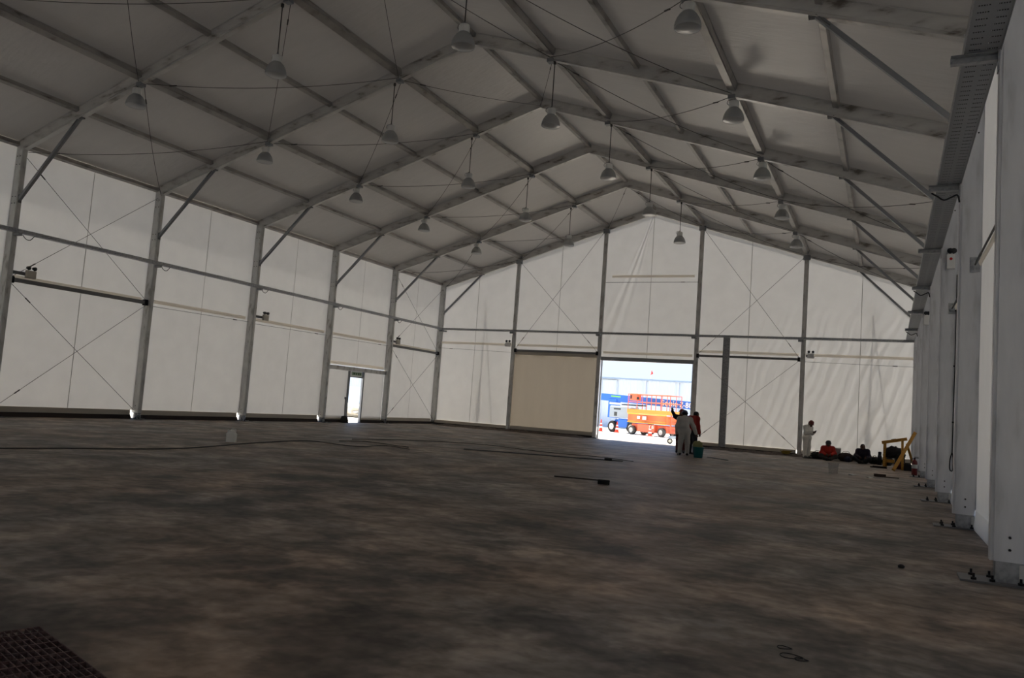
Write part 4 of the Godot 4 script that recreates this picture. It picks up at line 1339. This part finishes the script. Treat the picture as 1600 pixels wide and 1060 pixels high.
# J: joints in the person's own axes (y up, facing +z). wear: what covers which limbs
func person(label: String, at: Vector3, turn: float, J: Dictionary, wear: Dictionary) -> void:
	var t := thing("person", label, "person", at, turn)
	var torso := [[J.hl, J.hr, 0.115, 0.115], [J.pelvis, J.waist, 0.125, 0.118], [J.waist, J.chest, 0.12, 0.135], [J.sl, J.sr, 0.075, 0.075], [J.chest, J.neck, 0.12, 0.06]]
	var arms := []
	var legs := []
	var feet := []
	var hands := []
	for q in ["l", "r"]:
		arms += [[J["s" + q], J["e" + q], 0.058, 0.045], [J["e" + q], J["w" + q], 0.045, 0.03]]
		legs += [[J["h" + q], J["k" + q], 0.09, 0.06], [J["k" + q], J["a" + q], 0.06, 0.042]]
		feet += [[J["a" + q], J["t" + q], 0.045, 0.035], [J["a" + q], J["a" + q] + (J["a" + q] - J["t" + q]) * 0.25 + Vector3(0, -0.03, 0), 0.045, 0.04]]
		var w: Vector3 = J["w" + q]
		var d: Vector3 = (w - J["e" + q]).normalized()
		if J.has("d" + q): d = J["d" + q].normalized()
		var side := d.cross(Vector3(0, 0, 1) if absf(d.z) < 0.8 else Vector3(0, 1, 0)).normalized()
		var nrm := side.cross(d).normalized() * (1.0 if q == "l" else -1.0)
		hands += [[w, w + d * 0.085, 0.026, 0.026], [w + side * 0.02, w + d * 0.085 + side * 0.026, 0.018, 0.014], [w - side * 0.02, w + d * 0.085 - side * 0.026, 0.018, 0.014]]
		for k in 4:
			var off := side * (-0.033 + 0.022 * k)
			var ln: float = [0.06, 0.075, 0.08, 0.07][k]
			var p0 := w + d * 0.085 + off
			var p1 := p0 + d * ln * 0.5 + nrm * 0.008
			hands += [[p0, p1, 0.009, 0.009], [p1, p1 + (d * 0.8 + nrm * 0.6).normalized() * ln * 0.5, 0.009, 0.007]]
		var th := w + d * 0.03 + side * 0.028
		hands += [[th, th + (d * 0.6 + side * 0.7 + nrm * 0.3).normalized() * 0.045, 0.012, 0.010], [th + (d * 0.6 + side * 0.7 + nrm * 0.3).normalized() * 0.045, th + d * 0.06 + side * 0.035 + nrm * 0.02, 0.010, 0.008]]
	var hb := Basis.from_euler(J.get("head_turn", Vector3.ZERO))
	var H: Vector3 = J.head
	var hp := func(x: float, y: float, z: float) -> Vector3: return H + hb * Vector3(x, y, z)
	var head := [[J.neck, H, 0.055, 0.058], [hp.call(0, 0.03, -0.015), hp.call(0, 0.035, 0.015), 0.09, 0.088], [hp.call(0, -0.03, 0.03), hp.call(0, -0.06, 0.045), 0.066, 0.048], [hp.call(0, 0.01, 0.095), hp.call(0, -0.025, 0.112), 0.011, 0.016],
		[hp.call(-0.088, -0.01, -0.005), hp.call(-0.09, 0.015, -0.01), 0.016, 0.02], [hp.call(0.088, -0.01, -0.005), hp.call(0.09, 0.015, -0.01), 0.016, 0.02], [hp.call(-0.03, 0.03, 0.085), hp.call(0.03, 0.03, 0.085), 0.014, 0.014], [hp.call(-0.018, -0.062, 0.086), hp.call(0.018, -0.062, 0.086), 0.010, 0.010]]
	var skin := mat(wear.get("skin", Color(0.36, 0.23, 0.17)), 0.6)
	var s := SurfaceTool.new()
	s.begin(Mesh.PRIMITIVE_TRIANGLES)
	for part in [[torso + arms + legs + feet + [head[0]], 0.022, 0.035], [head, 0.008, 0.018], [hands, 0.006, 0.008]]:
		s.append_from(sdf_mesh(part[0], part[1], part[2]), 0, Transform3D.IDENTITY)
	put("body", s.commit(), skin, t)
	for x in [-0.032, 0.032]:
		s = st(true)
		var e: Vector3 = hp.call(x, 0.008, 0.088)
		tube(s, e, e + hb * Vector3(0, 0, 0.008), 0.011, 8)
		obj("eye", s, M.black, t)
	for piece in wear.get("clothes", []):
		var bones := []
		for part in piece.over:
			match part:
				"torso": bones += torso
				"upper": bones += torso.slice(1)
				"hips": bones += [torso[0], torso[1]]
				"arms": bones += arms
				"legs": bones += legs
				"feet": bones += feet
				"hood": bones += [[hp.call(0, 0.03, -0.03), hp.call(0, 0.04, -0.02), 0.10, 0.10], [J.neck, hp.call(0, -0.03, -0.04), 0.075, 0.085]]
				"collar": bones += [[J.chest.lerp(J.neck, 0.7), J.neck, 0.075, 0.06]]
		put(piece.name, sdf_mesh(grow(bones, piece.by), 0.018, 0.05), mat(piece.color, 0.85), t, piece.get("label", ""))
	if wear.has("hair"):
		put("hair", sdf_mesh([[hp.call(0, 0.045, -0.03), hp.call(0, 0.055, 0.0), 0.092, 0.088], [hp.call(0, 0.0, -0.05), hp.call(0, 0.04, -0.04), 0.07, 0.08]], 0.01, 0.02), mat(wear.hair, 0.8), t)
	if wear.has("helmet"):
		s = st(true)
		var xf := Transform3D(hb, H + hb * Vector3(0, 0.055, -0.005))
		lathe(s, [Vector2(0.125, 0.0), Vector2(0.13, 0.01), Vector2(0.118, 0.018), Vector2(0.115, 0.05), Vector2(0.095, 0.10), Vector2(0.05, 0.128), Vector2(0, 0.134)], 20, xf)
		quad(s, xf * Vector3(-0.075, 0.004, 0.10), xf * Vector3(0.075, 0.004, 0.10), xf * Vector3(0.05, 0.0, 0.165), xf * Vector3(-0.05, 0.0, 0.165))
		obj("hard_hat", s, mat(wear.helmet, 0.35), t, wear.get("helmet_label", ""))

func stand(extra := {}) -> Dictionary:
	var J := {pelvis = Vector3(0, 0.95, 0), waist = Vector3(0, 1.08, 0), chest = Vector3(0, 1.28, 0), neck = Vector3(0, 1.46, 0.01), head = Vector3(0, 1.57, 0.03),
		sl = Vector3(0.18, 1.39, 0), sr = Vector3(-0.18, 1.39, 0), el = Vector3(0.25, 1.10, -0.02), er = Vector3(-0.25, 1.10, -0.02), wl = Vector3(0.27, 0.86, 0.05), wr = Vector3(-0.27, 0.86, 0.05),
		hl = Vector3(0.09, 0.91, 0), hr = Vector3(-0.09, 0.91, 0), kl = Vector3(0.11, 0.50, 0.02), kr = Vector3(-0.11, 0.50, 0.02), al = Vector3(0.12, 0.08, 0), ar = Vector3(-0.12, 0.08, 0), tl = Vector3(0.14, 0.04, 0.16), tr = Vector3(-0.14, 0.04, 0.16)}
	J.merge(extra, true)
	return J

func build_people() -> void:
	var boots := {name = "boots", over = ["feet"], by = 0.008, color = Color(0.09, 0.065, 0.05)}
	# worker in pale coveralls, back to the hall, bending towards the bucket
	person("person in pale grey coveralls and blue hard hat, seen from behind, bending slightly", Vector3(16.93, 0, 9.9), PI + 0.35, stand({
		chest = Vector3(0, 1.25, 0.08), neck = Vector3(0, 1.40, 0.16), head = Vector3(0, 1.50, 0.23), head_turn = Vector3(0.45, 0, 0), sl = Vector3(0.19, 1.34, 0.10), sr = Vector3(-0.19, 1.34, 0.10),
		el = Vector3(0.27, 1.06, 0.10), er = Vector3(-0.34, 1.08, 0.14), wl = Vector3(0.26, 0.82, 0.16), wr = Vector3(-0.44, 0.85, 0.20),
		kl = Vector3(0.13, 0.5, 0.03), kr = Vector3(-0.12, 0.5, 0.03), al = Vector3(0.15, 0.08, -0.02), ar = Vector3(-0.13, 0.08, 0.02), tl = Vector3(0.18, 0.04, 0.14), tr = Vector3(-0.15, 0.04, 0.18)}),
		{helmet = Color(0.12, 0.16, 0.30), helmet_label = "blue hard hat", hair = Color(0.06, 0.05, 0.05), clothes = [{name = "coveralls", over = ["torso", "arms", "legs", "collar"], by = 0.034, color = Color(0.70, 0.69, 0.675)}, boots]})
	# worker in a red jacket just behind
	person("person in a dark red jacket standing behind the pale coveralls", Vector3(16.95, 0, 8.6), PI - 0.5, stand({head_turn = Vector3(0.3, -0.2, 0), chest = Vector3(0, 1.26, 0.05), neck = Vector3(0, 1.42, 0.10), head = Vector3(0, 1.53, 0.14)}),
		{hair = Color(0.05, 0.04, 0.04), clothes = [{name = "jacket", over = ["upper", "arms", "collar"], by = 0.04, color = Color(0.58, 0.12, 0.07)}, {name = "trousers", over = ["hips", "legs"], by = 0.025, color = Color(0.13, 0.14, 0.17)}, boots]})
	# worker with a raised arm
	person("person in dark clothes with one arm raised beside the doorway", Vector3(16.35, 0, 8.0), 0.2, stand({sr = Vector3(-0.19, 1.40, 0), er = Vector3(-0.26, 1.42, 0.02), wr = Vector3(-0.38, 1.62, 0.06), dr = Vector3(-0.1, 1, 0), head = Vector3(0, 1.55, 0.06)}),
		{helmet = Color(0.50, 0.10, 0.07), helmet_label = "red hard hat", clothes = [{name = "jacket", over = ["upper", "arms", "collar"], by = 0.03, color = Color(0.09, 0.11, 0.14)}, {name = "trousers", over = ["hips", "legs"], by = 0.022, color = Color(0.32, 0.10, 0.06)}, boots]})
	# worker looking at a phone
	person("person in white coveralls and red hard hat looking down at a phone", Vector3(20.5, 0, 1.7), 0.95, stand({
		chest = Vector3(0, 1.26, 0.03), neck = Vector3(0, 1.41, 0.09), head = Vector3(0, 1.50, 0.17), head_turn = Vector3(0.55, 0, 0), sl = Vector3(0.17, 1.36, 0.04), sr = Vector3(-0.17, 1.36, 0.04),
		el = Vector3(0.21, 1.10, 0.10), er = Vector3(-0.21, 1.10, 0.10), wl = Vector3(0.07, 1.16, 0.33), wr = Vector3(-0.07, 1.14, 0.33), dl = Vector3(-0.5, 0.2, 0.8), dr = Vector3(0.4, 0.2, 0.8)}),
		{helmet = Color(0.40, 0.10, 0.07), helmet_label = "red hard hat", hair = Color(0.06, 0.05, 0.05), clothes = [{name = "coveralls", over = ["torso", "arms", "legs", "collar"], by = 0.032, color = Color(0.86, 0.85, 0.82)}, {name = "boots", over = ["feet"], by = 0.01, color = Color(0.5, 0.48, 0.45)}]})
	var ph := thing("mobile_phone", "dark mobile phone held by the person in white coveralls", "phone", Vector3(20.5 + sin(0.95) * 0.43, 1.2, 1.7 + cos(0.95) * 0.43), 0.95)
	var s := st()
	cbox(s, Vector3(0, 0, 0), Vector3(0.075, 0.012, 0.15), 0.004, Transform3D(Basis(Vector3.RIGHT, -0.6), Vector3.ZERO))
	obj("case", s, M.black, ph)
	# two seated workers
	var sit := {pelvis = Vector3(0, 0.14, 0), waist = Vector3(0, 0.27, 0.0), chest = Vector3(0, 0.43, 0.05), neck = Vector3(0, 0.58, 0.09), head = Vector3(0, 0.68, 0.13), head_turn = Vector3(0.25, 0, 0),
		sl = Vector3(0.18, 0.52, 0.06), sr = Vector3(-0.18, 0.52, 0.06), el = Vector3(0.27, 0.30, 0.12), er = Vector3(-0.27, 0.30, 0.12), wl = Vector3(0.12, 0.26, 0.32), wr = Vector3(-0.12, 0.26, 0.32), dl = Vector3(-0.6, -0.1, 0.7), dr = Vector3(0.6, -0.1, 0.7),
		hl = Vector3(0.10, 0.13, 0.02), hr = Vector3(-0.10, 0.13, 0.02), kl = Vector3(0.30, 0.20, 0.38), kr = Vector3(-0.30, 0.20, 0.38), al = Vector3(0.05, 0.08, 0.48), ar = Vector3(-0.06, 0.08, 0.52), tl = Vector3(-0.08, 0.05, 0.55), tr = Vector3(0.08, 0.05, 0.60)}
	person("person in a red jacket and dark cap sitting cross-legged by the gable wall", Vector3(21.42, 0.0, 2.3), 0.15, sit,
		{helmet = Color(0.09, 0.08, 0.08), helmet_label = "dark cap", clothes = [{name = "jacket", over = ["upper", "arms", "collar"], by = 0.04, color = Color(0.66, 0.13, 0.07)}, {name = "trousers", over = ["hips", "legs"], by = 0.025, color = Color(0.19, 0.17, 0.15)}, boots]})
	var sit2 := sit.duplicate()
	sit2.merge({head_turn = Vector3(0.1, 0.3, 0), wl = Vector3(0.2, 0.24, 0.33)}, true)
	person("person in dark purple clothes sitting cross-legged between two bags", Vector3(22.81, 0.0, 2.2), -0.1, sit2,
		{hair = Color(0.05, 0.04, 0.04), clothes = [{name = "sweater", over = ["upper", "arms", "collar"], by = 0.035, color = Color(0.15, 0.11, 0.17)}, {name = "trousers", over = ["hips", "legs"], by = 0.025, color = Color(0.10, 0.10, 0.11)}, boots]})

# ------------------------------------------------------------------ outside
func wheel(t: Node3D, c: Vector3, r: float, w: float, tyre: Material, rim: Material) -> void:
	var xf := Transform3D(Basis(Vector3.RIGHT, PI / 2), c)
	var s := st(true)
	lathe(s, [Vector2(r * 0.58, -w / 2), Vector2(r * 0.9, -w / 2), Vector2(r, -w * 0.32), Vector2(r, w * 0.32), Vector2(r * 0.9, w / 2), Vector2(r * 0.58, w / 2)], 24, xf)
	var o := obj("wheel", s, tyre, t)
	s = st(true)
	lathe(s, [Vector2(0, -w * 0.4), Vector2(r * 0.5, -w * 0.38), Vector2(r * 0.6, -w * 0.48), Vector2(r * 0.6, w * 0.48), Vector2(r * 0.5, w * 0.38), Vector2(r * 0.2, w * 0.36), Vector2(r * 0.18, w * 0.46), Vector2(0, w * 0.46)], 20, xf)
	obj("rim", s, rim, o)

func lettering(text: String, height: float, m: Material, parent: Node3D, at: Vector3, basis := Basis.IDENTITY, width := 0.0) -> void:
	var tm := TextMesh.new()
	var f := SystemFont.new()
	f.font_names = PackedStringArray(["Droid Sans"])
	f.font_weight = 700
	tm.font = f
	tm.text = text
	tm.font_size = 64
	tm.pixel_size = height / 46.0
	tm.depth = 0.012
	tm.horizontal_alignment = HORIZONTAL_ALIGNMENT_LEFT
	var o := put("lettering", tm, m, parent)
	if width > 0.0:
		var aabb := tm.get_aabb()
		if aabb.size.x > 0.01: basis = basis * Basis.from_scale(Vector3(width / aabb.size.x, 1, 1))
	o.transform = Transform3D(basis, at)

func build_outside() -> void:
	# masts whose shadows fall on the gable cloth
	for k in [[2.87, "slim outside mast with a guy rope beside the exit-door corner"], [22.84, "slim outside mast with a guy rope behind the seated workers"]]:
		var t := thing("guyed_mast", k[1], "mast", Vector3(k[0], -0.04, -0.24), 0.0, "masts outside the gable wall")
		var s := st()
		tube(s, Vector3(0, 0, 0), Vector3(0.06, 7.6, 0), 0.065, 8, 0.03)
		obj("pole", s, M.steel, t)
		s = st()
		cbox(s, Vector3(0.0, 2.2, 0.0), Vector3(0.26, 0.3, 0.14), 0.01)
		obj("junction_box", s, M.dark_steel, t)
		s = st()
		tube(s, Vector3(0.06, 7.5, 0.0), Vector3(1.1, 0.1, 0), 0.03, 5)
		obj("guy_rope", s, M.cable, t)
		s = st()
		box(s, Vector3(-0.2, -0.02, -0.15), Vector3(0.2, 0.06, 0.1))
		obj("foot", s, M.dark_steel, t)
	# white shed across the yard
	var t := thing("white_shed", "long white corrugated shed across the sunlit yard", "building", Vector3(0, -0.04, -32.0))
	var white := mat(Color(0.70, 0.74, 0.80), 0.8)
	var s := st()
	var x := -34.0
	while x < 26.0:
		quad(s, Vector3(x, 0, 0), Vector3(x + 0.2, 0, 0), Vector3(x + 0.2, 4.7, 0), Vector3(x, 4.7, 0))
		quad(s, Vector3(x + 0.2, 0, 0), Vector3(x + 0.24, 0, 0.02), Vector3(x + 0.24, 4.7, 0.02), Vector3(x + 0.2, 4.7, 0))
		quad(s, Vector3(x + 0.24, 0, 0.02), Vector3(x + 0.31, 0, 0.02), Vector3(x + 0.31, 4.7, 0.02), Vector3(x + 0.24, 4.7, 0.02))
		quad(s, Vector3(x + 0.31, 0, 0.02), Vector3(x + 0.35, 0, 0), Vector3(x + 0.35, 4.7, 0), Vector3(x + 0.31, 4.7, 0.02))
		x += 0.35
	box(s, Vector3(-34, 0, -14), Vector3(26, 4.68, -0.03))
	obj("wall", s, white, t)
	s = st()
	quad(s, Vector3(-34.3, 4.66, 0.25), Vector3(26.3, 4.66, 0.25), Vector3(26.3, 9.2, -7.0), Vector3(-34.3, 9.2, -7.0))
	quad(s, Vector3(26.3, 4.66, -14.2), Vector3(-34.3, 4.66, -14.2), Vector3(-34.3, 9.2, -7.0), Vector3(26.3, 9.2, -7.0))
	obj("roof", s, mat(Color(0.42, 0.45, 0.49), 1.0), t)
	s = st()
	box(s, Vector3(-34.3, 4.56, 0.22), Vector3(26.3, 4.70, 0.36))
	obj("gutter", s, mat(Color(0.50, 0.57, 0.65), 0.5), t)
	for px in [3.44, 6.5, -4.0]:
		s = st()
		box(s, Vector3(px - 0.07, 0, 0.05), Vector3(px + 0.07, 4.58, 0.16))
		obj("downpipe", s, white, t)
	s = st()
	for q in [[-0.85, -0.78], [0.7, 0.77]]: box(s, Vector3(q[0], 0, 0.04), Vector3(q[1], 4.45, 0.1))
	box(s, Vector3(-0.85, 4.4, 0.04), Vector3(0.77, 4.48, 0.1))
	obj("door_frame", s, mat(Color(0.66, 0.70, 0.74), 0.5), t)
	t = thing("red_pennant", "small red pennant above the eave of the white shed", "flag", Vector3(3.95, 4.66, -31.75))
	s = st()
	tube(s, Vector3.ZERO, Vector3(0, 0.9, 0), 0.02, 6)
	obj("staff", s, M.white_paint, t)
	s = st()
	for q in [0.004, -0.004]:
		tri(s, Vector3(0.0, 0.9, q), Vector3(-0.05, 0.35, q), Vector3(0.22, 0.55, q + 0.06))
	obj("cloth", s, mat(Color(0.8, 0.15, 0.12), 0.7), t)

	var turn := -0.48
	# orange scissor lift
	t = thing("scissor_lift", "orange and yellow scissor lift with a railed platform in the yard", "scissor lift", Vector3(7.5, -0.04, -14.55), turn)
	var orange := mat(Color(0.82, 0.42, 0.22), 0.5)
	var ochre := mat(Color(0.80, 0.53, 0.18), 0.5)
	var yellow := mat(Color(0.85, 0.66, 0.12), 0.5)
	var rail := mat(Color(0.82, 0.38, 0.25), 0.5)
	var tyre := mat(Color(0.30, 0.29, 0.28), 0.9)
	var rim := mat(Color(0.78, 0.78, 0.76), 0.5)
	for wx in [0.0, 2.75]:
		for wz in [-0.14, -1.35]: wheel(t, Vector3(wx, 0.31, wz), 0.31, 0.26, tyre, rim)
	s = st()
	cbox(s, Vector3(1.4, 0.52, -0.75), Vector3(3.3, 0.5, 0.9), 0.04)
	cbox(s, Vector3(1.4, 0.52, -0.2), Vector3(1.6, 0.55, 0.4), 0.04)
	obj("chassis", s, rail, t)
	s = st()
	box(s, Vector3(-0.4, 0.86, -1.4), Vector3(3.2, 1.42, -0.08))
	obj("scissor_stack", s, orange, t)
	for k in 4:
		for w in 2:
			s = st()
			var y0 := 0.92 + k * 0.13
			bar(s, Vector3(-0.38, y0 + (0.1 if w else 0.0), -0.06), Vector3(3.15, y0 + (0.0 if w else 0.1), -0.06), 0.03, 0.07)
			obj("scissor_arm", s, ochre if k == 0 and w == 0 else orange, t)
	s = st()
	cbox(s, Vector3(1.4, 1.64, -0.75), Vector3(3.75, 0.28, 1.5), 0.02)
	obj("platform", s, ochre, t)
	s = st()
	box(s, Vector3(-0.4, 1.43, -0.05), Vector3(3.2, 1.49, 0.0))
	box(s, Vector3(-0.4, 0.84, -0.05), Vector3(3.2, 0.88, 0.0))
	obj("stripe", s, yellow, t, "yellow stripe")
	for z in [-0.03, -1.47]:
		for y in [2.28, 2.82]:
			s = st()
			tube(s, Vector3(-0.42, y, z), Vector3(3.2, y, z), 0.025, 8)
			obj("guard_rail", s, rail, t)
		for px in [-0.42, 0.45, 1.35, 2.2, 2.75, 3.2]:
			s = st()
			tube(s, Vector3(px, 1.68, z), Vector3(px, 2.84, z), 0.025, 8)
			obj("rail_post", s, rail, t)
	for q in [-0.42, 3.2]:
		for y in [2.28, 2.82]:
			s = st()
			tube(s, Vector3(q, y, -0.03), Vector3(q, y, -1.47), 0.025, 8)
			obj("guard_rail", s, rail, t)
	s = st()
	cbox(s, Vector3(0.1, 2.62, -0.2), Vector3(0.9, 0.5, 0.3), 0.04)
	obj("control_box", s, rail, t)
	for q in [[Vector3(-0.25, 2.5, -0.046), Vector3(-0.1, 2.75, -0.04)], [Vector3(0.42, 2.45, -0.046), Vector3(0.62, 2.62, 0.02)]]:
		s = st()
		box(s, q[0], q[1])
		obj("control_panel", s, M.black, t)
	s = st()
	for y in [0.35, 0.65, 0.95, 1.25]: box(s, Vector3(3.3, y, -1.2), Vector3(3.36, y + 0.06, -0.35))
	for z in [-1.2, -0.4]: box(s, Vector3(3.28, 0.3, z), Vector3(3.36, 1.5, z + 0.06))
	obj("ladder", s, rail, t)
	for q in [[0.55, 1.12, 0.82], [1.05, 1.08, 1.4]]:
		s = st()
		box(s, Vector3(q[0], q[1], -0.02), Vector3(q[2], 1.32, 0.0))
		obj("decal", s, M.white_plastic, t, "white plate")
	lettering("JLG", 0.2, M.white_plastic, t, Vector3(1.72, 0.62, 0.01))

	# blue boom lift behind it
	t = thing("boom_lift", "blue boom lift with a grey engine hood behind the scissor lift", "boom lift", Vector3(5.45, -0.04, -16.36), turn)
	var blue := mat(Color(0.10, 0.38, 0.74), 0.45)
	var grey := mat(Color(0.56, 0.60, 0.63), 0.5)
	for wx in [0.0, 1.95]:
		for wz in [-0.2, -2.1]: wheel(t, Vector3(wx, 0.42, wz), 0.42, 0.34, M.rubber, rim)
	s = st()
	cbox(s, Vector3(0.9, 0.68, -1.15), Vector3(2.0, 0.55, 1.5), 0.05)
	cbox(s, Vector3(1.05, 0.72, -0.3), Vector3(1.0, 0.6, 0.4), 0.05)
	obj("chassis", s, blue, t)
	s = st()
	cbox(s, Vector3(0.6, 1.52, -0.65), Vector3(2.2, 0.86, 0.9), 0.07)
	obj("engine_hood", s, grey, t)
	s = st()
	box(s, Vector3(0.12, 1.2, -0.2), Vector3(0.16, 1.5, -0.19))
	box(s, Vector3(0.05, 1.2, -0.2), Vector3(0.36, 1.5, -0.193))
	box(s, Vector3(0.0, 1.66, -0.2), Vector3(0.7, 1.78, -0.193))
	obj("vent", s, mat(Color(0.20, 0.21, 0.21), 0.6), t)
	s = st()
	cbox(s, Vector3(-1.0, 1.75, -1.2), Vector3(0.9, 1.4, 0.5), 0.06)
	obj("turret", s, blue, t)
	s = st()
	var ba := Vector3(-2.3, 2.58, -1.2)
	var bb := Vector3(7.9, 2.21, -1.2)
	bar(s, ba, bb, 0.35, 0.52)
	var boom := obj("boom", s, blue, t)
	s = st()
	bar(s, Vector3(-1.2, 2.12, -1.0), Vector3(2.2, 2.05, -1.0), 0.2, 0.14)
	obj("lower_arm", s, M.white_paint, t)
	s = st()
	tube(s, Vector3(0.2, 2.06, -0.8), Vector3(2.6, 2.06, -0.8), 0.04, 8)
	obj("ram", s, M.bolt, t)
	s = st()
	bar(s, Vector3(-1.2, 2.66, -1.018), Vector3(-0.2, 2.62, -1.018), 0.012, 0.09)
	obj("stripe", s, mat(Color(0.45, 0.75, 0.30), 0.5), boom, "green stripe")
	var slope := atan2(bb.y - ba.y, bb.x - ba.x)
	lettering("Genie Z-80/60", 0.36, M.white_plastic, boom, Vector3(3.75, 2.35, -1.018), Basis(Vector3.BACK, slope), 3.7)

	# traffic cones
	var cones := [[Vector3(5.05, -0.04, -15.3), 0.88, "red and white traffic cone at the edge of the goods doorway"], [Vector3(6.25, -0.04, -15.35), 0.8, "orange traffic cone beside the boom lift wheel"], [Vector3(9.35, -0.04, -12.9), 0.72, "orange traffic cone in front of the scissor lift"]]
	var co := mat(Color(0.85, 0.22, 0.12), 0.6)
	for k in cones:
		var c := thing("traffic_cone", k[2], "traffic cone", k[0], 0.2, "traffic cones in the yard")
		var h: float = k[1]
		s = st()
		cbox(s, Vector3(0, 0.02, 0), Vector3(0.4, 0.04, 0.4), 0.02)
		obj("base", s, co, c)
		s = st(true)
		lathe(s, [Vector2(0.15, 0.04), Vector2(0.03, h - 0.02), Vector2(0.025, h), Vector2(0, h)], 16)
		obj("body", s, co, c)
		for b in [[0.3, 0.45], [0.6, 0.72]]:
			s = st(true)
			var r0: float = lerpf(0.15, 0.03, (b[0] * h - 0.04) / (h - 0.06)) + 0.004
			var r1: float = lerpf(0.15, 0.03, (b[1] * h - 0.04) / (h - 0.06)) + 0.004
			lathe(s, [Vector2(r0, b[0] * h), Vector2(r1, b[1] * h)], 16)
			obj("reflective_band", s, M.white_plastic, c)
	# cart by the doorway
	t = thing("hand_cart", "low white and blue hand cart just outside the goods doorway", "cart", Vector3(13.75, -0.04, -2.4), 0.5)
	s = st()
	box(s, Vector3(-0.45, 0.28, -0.25), Vector3(0.4, 0.31, 0.25))
	for z in [-0.25, 0.23]: box(s, Vector3(-0.45, 0.3, z), Vector3(0.4, 0.42, z + 0.02))
	obj("tray", s, mat(Color(0.55, 0.60, 0.66), 0.5), t)
	for z in [-0.2, 0.2]:
		s = st()
		tube(s, Vector3(0.0, 0.3, z), Vector3(0.75, 0.75, z), 0.025, 6)
		obj("handle", s, mat(Color(0.15, 0.3, 0.6), 0.5), t)
		s = st()
		tube(s, Vector3(0.35, 0.02, z), Vector3(0.3, 0.3, z), 0.02, 6)
		obj("leg", s, M.steel, t)
	wheel(t, Vector3(-0.42, 0.15, 0), 0.15, 0.08, M.rubber, rim)
	# what shows through the narrow exit: pale rubble and a fence
	t = thing("rubble_heap", "heap of pale rubble outside the narrow exit doorway", "rubble", Vector3(-6.5, -0.04, -1.6))
	put("mound", lump(Vector3(1.8, 0.5, 1.4), 51, 0.5, 30), M.yard, t).position.y = 0.3
	var rg := RandomNumberGenerator.new()
	rg.seed = 9
	for k in 14:
		var q := put("stone", lump(Vector3(rg.randf_range(0.12, 0.3), rg.randf_range(0.1, 0.2), rg.randf_range(0.12, 0.25)), 60 + k, 0.5, 12), mat(Color(0.72, 0.66, 0.6), 0.9), t)
		q.position = Vector3(rg.randf_range(-1.6, 1.9), rg.randf_range(0.05, 0.45), rg.randf_range(0.2, 1.6))
	t = thing("site_fence", "pale blue hoarding panels seen through the narrow exit doorway", "fence", Vector3(-16, -0.04, -14))
	for k in 5:
		s = st()
		cbox(s, Vector3(-5.0 + k * 2.5, 1.0, 0), Vector3(2.44, 2.0, 0.06), 0.01)
		obj("panel", s, mat(Color(0.74, 0.82, 0.90), 0.7), t)
	for k in 6:
		s = st()
		tube(s, Vector3(-6.25 + k * 2.5, 0, 0.05), Vector3(-6.25 + k * 2.5, 2.2, 0.05), 0.04, 8)
		obj("post", s, M.steel, t)
